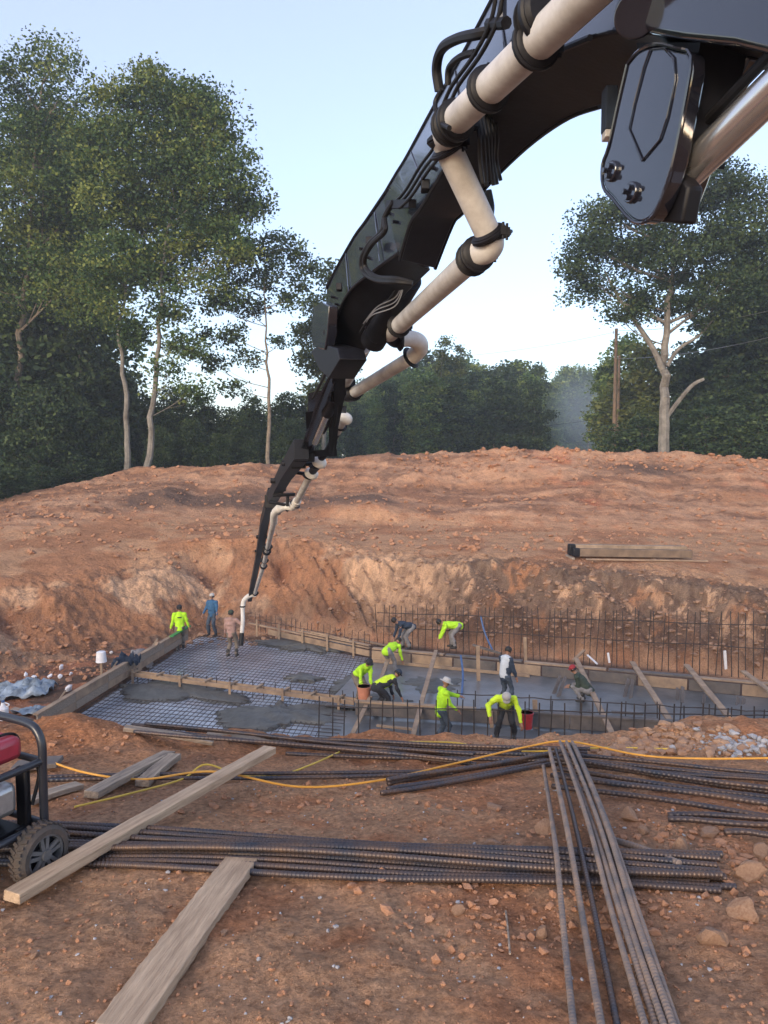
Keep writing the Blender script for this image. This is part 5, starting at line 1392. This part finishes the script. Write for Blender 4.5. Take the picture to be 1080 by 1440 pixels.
    def lathe(prof, c, ax, n=20):
        return MB().tube([c + ax * z for (r, z) in prof], [r for (r, z) in prof], n)
    hc = head + hdir * .045
    if hat in ('cap', 'hard'):
        m = lathe([(.103, -.02), (.104, .01), (.097, .045), (.075, .075), (.04, .093), (.008, .098)], hc, hdir)
        br = MB().prism([hc + hdir * .0 + hf * (.085 + .075 * math.cos(a)) + right * .085 * math.sin(a) for a in [k * math.pi / 10 - math.pi / 2 for k in range(11)]], hdir * .008)
        m.v and None
        cp = to_child(_mesh_of(m), 'hat', M[hatm], t)
        cb = to_child(_mesh_of(br), 'brim', M[hatm], cp)
        hr = lathe([(.098, -.075), (.1, -.02)], hc - hf * .012, hdir); to_child(_mesh_of(hr), 'hair', M['hair'], t)
    elif hat == 'brim':
        m = lathe([(.19, -.02), (.185, -.008), (.115, .004), (.108, .03), (.10, .075), (.075, .10), (.01, .105)], hc, hdir, 24); to_child(_mesh_of(m), 'hat', M[hatm], t)
    else:
        m = lathe([(.092, -.07), (.102, -.03), (.103, .01), (.095, .045), (.072, .072), (.04, .088), (.008, .093)], hc - hf * .012, hdir); to_child(_mesh_of(m), 'hair', M['hair'], t)
    if print_:
        m = MB(); c = chest - fwd_sign(fwd) * .0
        bk = V3((0, -1, 0)); c = hp + tdir * .40 + bk * .160
        rows = []
        for j in range(2):
            rows.append([c + right * (k - 3) * .026 + tdir * (.02 - .04 * j) + bk * (.006 - .0028 * (k - 3) ** 2) for k in range(7)])
        m.loft(rows); o = to_child(_mesh_of(m), 'shirt_print', M['dark_cloth'], t)
        s = o.modifiers.new('t', 'SOLIDIFY'); s.thickness = .006
    return t
def fwd_sign(v): return v
def _mesh_of(m):
    me = bpy.data.meshes.new('m'); me.from_pydata([tuple(p) for p in m.v], [], m.f)
    bm = bmesh.new(); bm.from_mesh(me); bmesh.ops.recalc_face_normals(bm, faces=bm.faces); bm.to_mesh(me); bm.free()
    return me
ZF = -5.74
def wl(px, D, z=ZF):
    p = P(px, 950, D); return Vector((p.x, D, z))
# 1 walking away on the left
worker(wl(254, 28.9), R(15), 'worker in neon green with a dark back print walking away beside the left form', feet=((-.10, -.12, 0), (.12, .18, 0)), hands=((-.33, .02, .85), (.34, .06, .86)), trousers='khaki', print_=True, hip=(0, .02, .89))
# 2 blue shirt
worker(wl(300, 31.3), R(165), 'worker in dark blue with a grey cap at the far left slab corner', shirt='blue_cloth', trousers='jeans', hands=((-.30, .18, .82), (.28, .25, .95)), hatm='cap_grey', feet=((-.14, 0, 0), (.14, .05, 0)))
# 3 hose man
worker(wl(326, 27.9), R(-15), 'worker in a faded pink shirt holding the end hose, seen from behind', shirt='pink_cloth', trousers='khaki', hatm='olive_cloth', hands=((-.30, .10, .80), (.34, .30, 1.35)), feet=((-.15, 0, 0), (.15, .1, 0)))
# 4 navy bent man at the back corner
worker(wl(572, 28.4, -5.55), R(108), 'bent worker in a navy hooded top and grey trousers at the back of the slab', shirt='navy_cloth', trousers='grey_cloth', hat='none', lean=72, hip=(0, -.18, .82), hands=((-.2, .45, .28), (.2, .5, .3)), feet=((-.16, -.05, 0), (.16, .1, 0)))
# 5 green bent at back
worker(wl(635, 28.3, -5.5), R(92), 'bent worker in a neon green shirt reaching down over the back form', lean=84, hip=(0, -.25, .84), trousers='grey_cloth', hat='none', hands=((-.16, .55, .25), (.16, .5, .3)), feet=((-.16, -.1, 0), (.16, -.02, 0)))
# 6 green bent mid
worker(wl(548, 25.6), R(-35), 'bent worker in neon green at the slab corner with a board at his side', lean=78, twist=0, hip=(0, -.18, .86), trousers='grey_cloth', hat='none', hands=((-.2, .55, .3), (.2, .5, .35)), feet=((-.18, -.05, 0), (.16, .1, 0)))
# 7 green, bucket
w7 = worker(wl(506, 22.6), R(-140), 'worker in neon green bending over the faded orange bucket at the middle form', lean=52, hip=(0, -.12, .86), trousers='khaki', hatm='dark_cloth', hands=((-.10, .42, .62), (.24, .38, .62)), feet=((-.16, -.05, 0), (.16, .1, 0)))
# 8 yellow vest
worker(wl(537, 21.6), R(-62), 'bent worker in a yellow vest over black clothes behind the front bars', lean=70, vest='neon_yellow', trousers='dark_cloth', hip=(0, -.15, .84), hatm='navy_cloth', hands=((-.2, .50, .32), (.22, .55, .40)), feet=((-.18, -.1, 0), (.18, .12, 0)))
# 9 white hat
worker(wl(620, 19.3), R(-70), 'worker in neon green with a pale broad-brimmed hat, one arm out', lean=8, hip=(0, 0, .90), hat='brim', hatm='cap_grey', trousers='jeans', hands=((-.10, .62, 1.16), (.22, .35, .95)), feet=((-.14, 0, 0), (.14, .08, 0)), head_tilt=18)
# 10 standing man
worker(wl(710, 22.0, -5.62), R(-48), 'man in a white top with dark sleeves standing above the stooping worker', shirt='dark_cloth', vest='white_cloth', vest_over='navy_cloth', trousers='jeans', hat='none', lean=6, hands=((-.22, .20, .80), (.26, .26, .72)), feet=((-.14, 0, 0), (.14, .08, 0)), head_tilt=25)
# 11 kneeling worker by the red bucket
worker(wl(712, 18.9, -5.42), R(172), 'worker in neon yellow bending toward the camera beside the red bucket', shirt='neon_yellow', sc=1.1, lean=56, hip=(0, -.15, .74), trousers='dark_cloth', hatm='cap_grey', hands=((-.36, .36, .40), (.36, .36, .62)), feet=((-.2, -.08, 0), (.2, .08, 0)), elbow_pole=(0, -.3, .6), head_tilt=25)
# 12 crouching man
worker(wl(822, 22.2, -5.55), R(70), 'man in dark green with a red cap crouching on the wet slab', shirt='olive_cloth', trousers='grey_cloth', hat='cap', hatm='cap_red', lean=40, hip=(0, -.12, .36), hands=((-.12, .40, .42), (.14, .42, .40)), feet=((-.15, .05, 0), (.15, .05, 0)), knee_pole=(0, 1, .6))
def bucket(p, mat_, label, r=.16, h=.36):
    t = thing('bucket', p, label, 'bucket')
    m = MB().tube([p, p + up3(h * .5), p + up3(h - .03), p + up3(h - .03), p + up3(h), p + up3(h), p + up3(h * .3)], [r * .82, r * .9, r, r + .012, r + .012, r - .008, r * .8], 20)
    m.build('body', M[mat_], t)
    MB().tube([p + Vector((r * math.cos(a), -.02, h - .05 + .16 * math.sin(a))) for a in [math.pi * k / 10 for k in range(11)]], .006, 6).build('handle', M['boom_matte'], t)
p = P(512, 980, 21.9); bucket(Vector((p.x, p.y, p.z - .12)), 'bucket_orange', 'faded orange bucket held by the bending worker at the middle form', .2, .44)
p = wl(742, 19.6, -5.42); bucket(p, 'bucket_red', 'red bucket beside the stooping worker in neon yellow', .16, .42)

# ================================================================== FOREGROUND
def rebar(pts, r, label, group, mat_='rebar', ribs=.018, name='rebar'):
    pts = [Vector(p) for p in pts]
    sp = spline(pts, 10)
    L = [0]
    for a, b in zip(sp, sp[1:]): L.append(L[-1] + (b - a).length)
    tot = L[-1]; per = max(1, int(tot / ribs)); fr_ = (0, .5, .62, .9); n = per * 4
    out = []; rr = []; j = 0
    for i in range(n + 1):
        s = min(tot, tot / per * (i // 4 + fr_[i % 4]))
        while j < len(L) - 2 and L[j + 1] < s: j += 1
        f = (s - L[j]) / max(1e-6, L[j + 1] - L[j]); out.append(sp[j].lerp(sp[j + 1], f)); rr.append(r * (1.055 if i % 4 > 1 else .965))
    o = MB().tube(out, rr, 8).build(name, M[mat_], sharp=0)
    o.data.polygons.foreach_set('use_smooth', [True] * len(o.data.polygons))
    return tag(o, label, 'steel bar', group)
def gpt(px, py, h=0): return GT(px, py, 1.0, 12) + up3(h)
rs = random.Random(3)
# front bundle: long bars across the frame
lab = 'long dark ribbed steel bar lying lowest on the dirt in the foreground bundle'
A0, A1 = gpt(-40, 1150), gpt(-40, 1190); B0, B1 = gpt(1010, 1222), gpt(1030, 1262)
A0, A1 = Vector((-1.98, 3.72, .0)), Vector((-1.72, 3.28, .0))
for k in range(9):
    f = k / 8
    a = A0.lerp(A1, f); b = B0.lerp(B1, f) + Vector((rs.uniform(-.08, .05), 0, 0))
    pts = []
    for q in range(8):
        p = a.lerp(b, q / 7); z = gz(p.x, p.y)
        pts.append([p.x, p.y + .02 * math.sin(q * 1.3 + k * .8), z])
    zs = np.poly1d(np.polyfit(range(8), [p[2] for p in pts], 2))
    for q in range(8): pts[q][2] = max(float(zs(q)), pts[q][2] - .02) + .024
    rebar(pts, .0145, lab, 'bars of the foreground bundle')
for k in range(6):
    f = (k + .6) / 8 + .02
    a = A0.lerp(A1, f) + Vector((rs.uniform(-.3, .1), 0, 0)); b = B0.lerp(B1, f) + Vector((rs.uniform(-.12, .02), 0, 0))
    pts = []
    for q in range(8):
        p = a.lerp(b, q / 7); pts.append([p.x, p.y + .02 * math.sin(q * 1.1 + k), gz(p.x, p.y)])
    zs = np.poly1d(np.polyfit(range(8), [p[2] for p in pts], 2))
    for q in range(8): pts[q][2] = float(zs(q)) + .062 + .006 * math.sin(q + k)
    rebar(pts, .0145, 'dark ribbed steel bar lying on top of the others in the foreground bundle', 'bars of the foreground bundle')
# upper bundles
def run(p0, p1, n, dpy0, dpy1, r, lab, grp, mat_='rebar', h=.02, layers=1, jit=3):
    for k in range(n):
        f = k / max(1, n - 1)
        a = gpt(p0[0] + rs.uniform(-10, 10), p0[1] + dpy0 * f + rs.uniform(-.6, .6)); b = gpt(p1[0] + rs.uniform(-10, 10), p1[1] + dpy1 * f)
        pts = [];
        for q in range(7):
            p = a.lerp(b, q / 6); pts.append([p.x, p.y + .015 * math.sin(k + q), gz(p.x, p.y)])
        zs = np.poly1d(np.polyfit(range(7), [p[2] for p in pts], 1)); mx = max(p[2] - zs(q) for q, p in enumerate(pts))
        for q in range(7): pts[q][2] = float(zs(q)) + h + mx * .5 + .004 * rs.random() + (.033 if layers > 1 and k % 3 == 1 else 0)
        rebar(pts, r, lab, grp, mat_, ribs=.03)
run((195, 1024), (660, 1072), 5, 8, 14, .015, 'dark steel bar in the long thin bundle along the lip of the pit', 'bars along the lip of the pit', layers=2)
run((400, 1050), (820, 1062), 4, 16, 14, .015, 'dark steel bar in the bundle crossing the middle below the lip', 'bars of the middle bundle', layers=2)
run((545, 1106), (792, 1064), 4, 14, 12, .016, 'dark steel bar slanting up to the head of the diagonal bundle', 'slanting bars at the head of the diagonal bundle', layers=2)
run((780, 1074), (1130, 1125), 6, 34, 34, .016, 'dark steel bar running right from the head of the diagonal bundle', 'bars running to the right edge', layers=2)
run((770, 1066), (1130, 1100), 3, 12, 10, .014, 'thin dark bar running right just below the rubble heap', 'thin bars below the rubble heap')
run((60, 1100), (640, 1092), 2, 6, 4, .013, 'thin lone bar lying across the upper left foreground', 'thin lone bars at upper left')
run((938, 1150), (1130, 1158), 2, 8, 9, .016, 'short dark bar end cut off by the right edge', 'short bars at the right edge', 'rebar')
run((1015, 1177), (1130, 1184), 1, 0, 0, .016, 'lowest short bar end at the right edge', 'lowest short bar', 'rebar')
rebar([gpt(848, 1186, .03), gpt(900, 1208, .05), gpt(955, 1238, .07)], .016, 'rusty bar stub lying across the right ends of the foreground bundle', None, 'rebar_rust')
# diagonal bundle
dl = 'rusty grey ribbed bar in the diagonal bundle at lower right'
for k, (tx, ty, bx, by, h) in enumerate([(772, 1076, 848, 1470, .075), (781, 1073, 872, 1470, .06), (787, 1071, 908, 1470, .10), (790, 1070, 926, 1470, .08), (796, 1072, 934, 1470, .105), (800, 1070, 938, 1470, .08), (804, 1072, 947, 1470, .105), (808, 1072, 956, 1470, .08)]):
    a = gpt(tx, ty, h + .04); m1_ = gpt(tx + (bx - tx) * .33, 1200, h + .035); m2_ = gpt(tx + (bx - tx) * .62, 1320, .06 + h * .2); b = gpt(bx, by, .025 + (h - .075) * .9)
    rebar([a, a.lerp(m1_, .5) + up3(.012), m1_, m2_, b], .0112 if k % 3 else .0125, dl, 'bars of the diagonal bundle', 'rebar_rust' if k % 4 != 1 else 'rebar')
rebar([gpt(764, 1090, .06), gpt(772, 1150, .08), gpt(781, 1225, .10), gpt(794, 1340, .04), gpt(808, 1470, .02)], .0115, 'single rusty bar lying apart left of the diagonal bundle', None, 'rebar_rust')
# planks
def lumber(a, b, w, h, label, mat_='wood', name='plank', roll=0):
    a = Vector(a); b = Vector(b); u = (b - a).normalized()
    up = Matrix.Rotation(R(roll), 3, u) @ Vector((0, 0, 1))
    o = oriented_box(a, b, w, h, up, name, M[mat_], 40)
    return tag(o, label, 'plank')
def over(px, py, h):
    d = ray(px, py); ss = np.linspace(1.5, 7, 600); zz = CAM_H + d.z * ss - terrain(d.x * ss, d.y * ss)
    i = int(np.argmax(zz < h)); return Vector((0, 0, CAM_H)) + d * ss[i]
lumber(over(16, 1262, .05), over(380, 1054, .20), .085, .042, 'long weathered two-by-four slanting over the foreground bundle at left')
lumber(gpt(165, 1462, .02), gpt(352, 1205, .03), .145, .038, 'wide worn plank at lower left running under the foreground bundle')
lumber(gpt(128, 1126, .03), gpt(238, 1072, .06), .09, .04, 'grey board end left of the long two-by-four, upper of the crossing pair', 'wood_grey')
lumber(gpt(200, 1110, .03), gpt(246, 1074, .05), .09, .04, 'short grey board beside the longer grey board behind the cords', 'wood_grey')
lumber(gpt(40, 1136, .03), gpt(112, 1112, .03), .08, .03, 'thin pale board beside the generator on the ground', 'wood_grey')
lumber(gpt(20, 1085, .03), gpt(85, 1082, .05), .14, .03, 'dark board behind the generator frame', 'wood_wet')
lumber(gpt(175, 1028, .02), gpt(300, 1048, .02), .07, .03, 'grey board lying along the lip of the pit at left', 'wood_grey')
lumber(gpt(290, 1038, .02), gpt(420, 1052, .02), .07, .03, 'second grey board along the lip, right of the first', 'wood_grey')
# cords
def cord(pxs, r, mat_, label, h=.02, lift={}):
    pts = [gpt(px, py, h + lift.get(px, 0)) for (px, py) in pxs]
    tag(MB().tube(spline(pts, 10), r, 8).build('extension_cord', M[mat_]), label, 'cord')
cord([(60, 1078), (120, 1098), (200, 1108), (300, 1116), (420, 1118), (530, 1109), (640, 1090), (740, 1070), (800, 1064), (900, 1072), (990, 1078), (1110, 1077)], .0068, 'cord_orange', 'orange-yellow power cord running the full width of the foreground', .05, {300: .08, 740: .05, 800: .06, 640: .03})
cord([(105, 1143), (180, 1124), (255, 1103), (290, 1095), (340, 1098), (395, 1096), (440, 1081), (505, 1053), (560, 1049), (640, 1050), (690, 1060), (760, 1062), (850, 1058), (940, 1060)], .0062, 'cord_yellow', 'paler yellow cord looping through the boards at left and along the lip', .03, {290: .06})
tag(MB().tube(spline([gpt(711, 1285, .01), gpt(714, 1310, .012), gpt(717, 1345, .008)], 5), .004, 6).build('straw', M['wood_grey']), 'thin dry straw stalk lying left of the diagonal bars', 'straw')
# ---- generator
gp = gpt(66, 1236)
E1 = Vector((gp.x - .03, gp.y + .06, gp.z))
ga = Vector((-.45, -.893, 0)); gb = Vector((-.893, .45, 0))
gen = thing('generator', E1, 'portable generator with red tank in a black tube frame cut off by the left edge', 'generator')
def GP(a, b, z): return E1 + ga * a + gb * b + up3(z)
LN, WD, HT_ = .72, .50, .66
fr = .0185
def tubeG(name, pts, r=fr, mat_='frame', parent=None, sm=6): return MB().tube(spline(pts, sm), r, 12).build(name, M[mat_], parent or gen)
for a in (.0, LN):
    tubeG('frame_loop', [GP(a, 0, .22), GP(a, 0, .45), GP(a, 0, .57), GP(a, .03, .63), GP(a, .09, .655), GP(a, WD / 2, .66), GP(a, WD - .09, .655), GP(a, WD - .03, .63), GP(a, WD, .57), GP(a, WD, .45), GP(a, WD, .22)])
for b in (0, WD):
    for z in (.22, .50):
        tubeG('frame_rail', [GP(0, b, z), GP(LN, b, z)], .016)
tubeG('frame_rail', [GP(0, 0, .50), GP(0, WD, .50)], .016); tubeG('frame_rail', [GP(0, 0, .22), GP(0, WD, .22)], .016)
# red tank
def rbox(name, a0, a1, b0, b1, z0, z1, mat_, bev, parent=None):
    m = MB().add([GP(a, b, z) for a in (a0, a1) for b in (b0, b1) for z in (z0, z1)], [(0, 1, 3, 2), (4, 6, 7, 5), (0, 4, 5, 1), (2, 3, 7, 6), (0, 2, 6, 4), (1, 5, 7, 3)])
    return m.build(name, M[mat_], parent or gen, bevel=bev)
tank = rbox('fuel_tank', .05, .66, .05, .45, .52, .625, 'red_paint', .03)
MB().tube([GP(.2, .25, .62), GP(.2, .25, .655)], .035, 16).build('tank_cap', M['boom_matte'], tank, bevel=.004)
MB().tube(spline([GP(.04, .1, .53), GP(.04, .1, .60), GP(.10, .1, .635), GP(.3, .1, .632)], 5), .006, 6).build('tank_strap', M['rubber'], tank)
rbox('end_panel', .02, .05, .05, .12, .19, .47, 'boom_matte', .01)
rbox('air_cleaner', .10, .24, .03, .13, .30, .44, 'alu', .03)
MB().tube([GP(.08, .25, .33), GP(.36, .25, .33)], .12, 20).build('alternator', M['boom_matte'], gen, bevel=.01)
eng = rbox('engine_block', .36, .62, .10, .40, .22, .46, 'alu', .02)
for k in range(6): rbox('cooling_fin', .37, .61, .085, .105, .24 + .032 * k, .25 + .032 * k, 'alu', .002, eng)
MB().tube([GP(.28, .03, .36), GP(.52, .03, .36)], .055, 18).build('muffler', M['alu'], gen, bevel=.012)
rbox('base_plate', .06, .66, .06, .44, .20, .222, 'boom_matte', .004)
tubeG('axle', [GP(.07, -.06, .125), GP(.07, WD + .06, .125)], .012, 'boom_matte')
for b in (0.06, WD - .06): rbox('axle_bracket', .04, .10, b - .02, b + .02, .11, .22, 'boom_matte', .003)
for b in (-.075, WD + .075):
    c = GP(.07, b + (.02 if b < 0 else 0), .128); ax = gb
    w = MB()
    prof = [(-.0425, .088), (-.042, .108), (-.03, .124), (-.01, .1285), (.01, .1285), (.03, .124), (.042, .108), (.0425, .088)]
    w.tube([c + ax * p_[0] for p_ in prof], [p_[1] for p_ in prof], 30, caps=False)
    wh = w.build('wheel', M['tyre'], gen)
    tr = MB()
    for k in range(30):
        a = 2 * math.pi * k / 30; rad = ga * math.cos(a) + up3(math.sin(a)); tn = ga * -math.sin(a) + up3(math.cos(a))
        for s in (-1, 1):
            q = c + rad * .129 + ax * .018 * s + tn * .004 * s
            tr.beam(q - ax * .014 - tn * .005 * s, q + ax * .014 + tn * .005 * s, .013, .006, rad)
    tr.build('tread', M['tyre'], wh)
    rm = MB()
    rm.tube([c - ax * .036, c - ax * .036, c + ax * .036, c + ax * .036], [.078, .09, .09, .078], 28, caps=False)
    rm.tube([c - ax * .036, c + ax * .036], [.077, .077], 28, caps=False)
    rm.tube([c - ax * .046, c + ax * .046], .022, 16)
    for k in range(5):
        a = 2 * math.pi * k / 5 + .3; rad = ga * math.cos(a) + up3(math.sin(a)); tn = ga * -math.sin(a) + up3(math.cos(a))
        for s in (-1, 1):
            for q in (-.028, .028):
                rm.beam(c + rad * .02 + ax * q + tn * .008 * s, c + rad * .082 + ax * q + tn * .016 * s, .016, .012, ax)
    rm.build('rim', M['rim'], wh)
    MB().tube([c - ax * .004, c + ax * .004], .077, 24).build('rim_dark_disc', M['boom_matte'], wh)  # dark disc filling the gaps behind the spokes
tubeG('foot', [GP(.60, 0, .22), GP(.60, 0, .03), GP(.60, WD / 2, .015), GP(.60, WD, .03), GP(.60, WD, .22)], .016)
tubeG('pull_handle', [GP(0, .05, .5), GP(-.02, .05, .42), GP(.02, .05, .30)], .008, 'rubber')

# ================================================================== HAZE
HAZE = 0.0010
if HAZE:
    hz = MB().box((0, 200, 22), (1300, 640, 62)).build('haze', M['rubber'], sharp=0)
    hm = bpy.data.materials.new('haze_air'); hm.use_nodes = True
    hn = hm.node_tree; hn.nodes.clear()
    ho = hn.nodes.new('ShaderNodeOutputMaterial'); hv = hn.nodes.new('ShaderNodeVolumePrincipled')
    hv.inputs['Color'].default_value = (.80, .88, .96, 1); hv.inputs['Density'].default_value = HAZE; hv.inputs['Anisotropy'].default_value = 0.2
    hn.links.new(hv.outputs[0], ho.inputs['Volume'])
    hz.data.materials.clear(); hz.data.materials.append(hm)
    hz.visible_shadow = True
    tag(hz, 'thin bluish haze hanging in the air over the whole site', 'haze', kind='stuff')
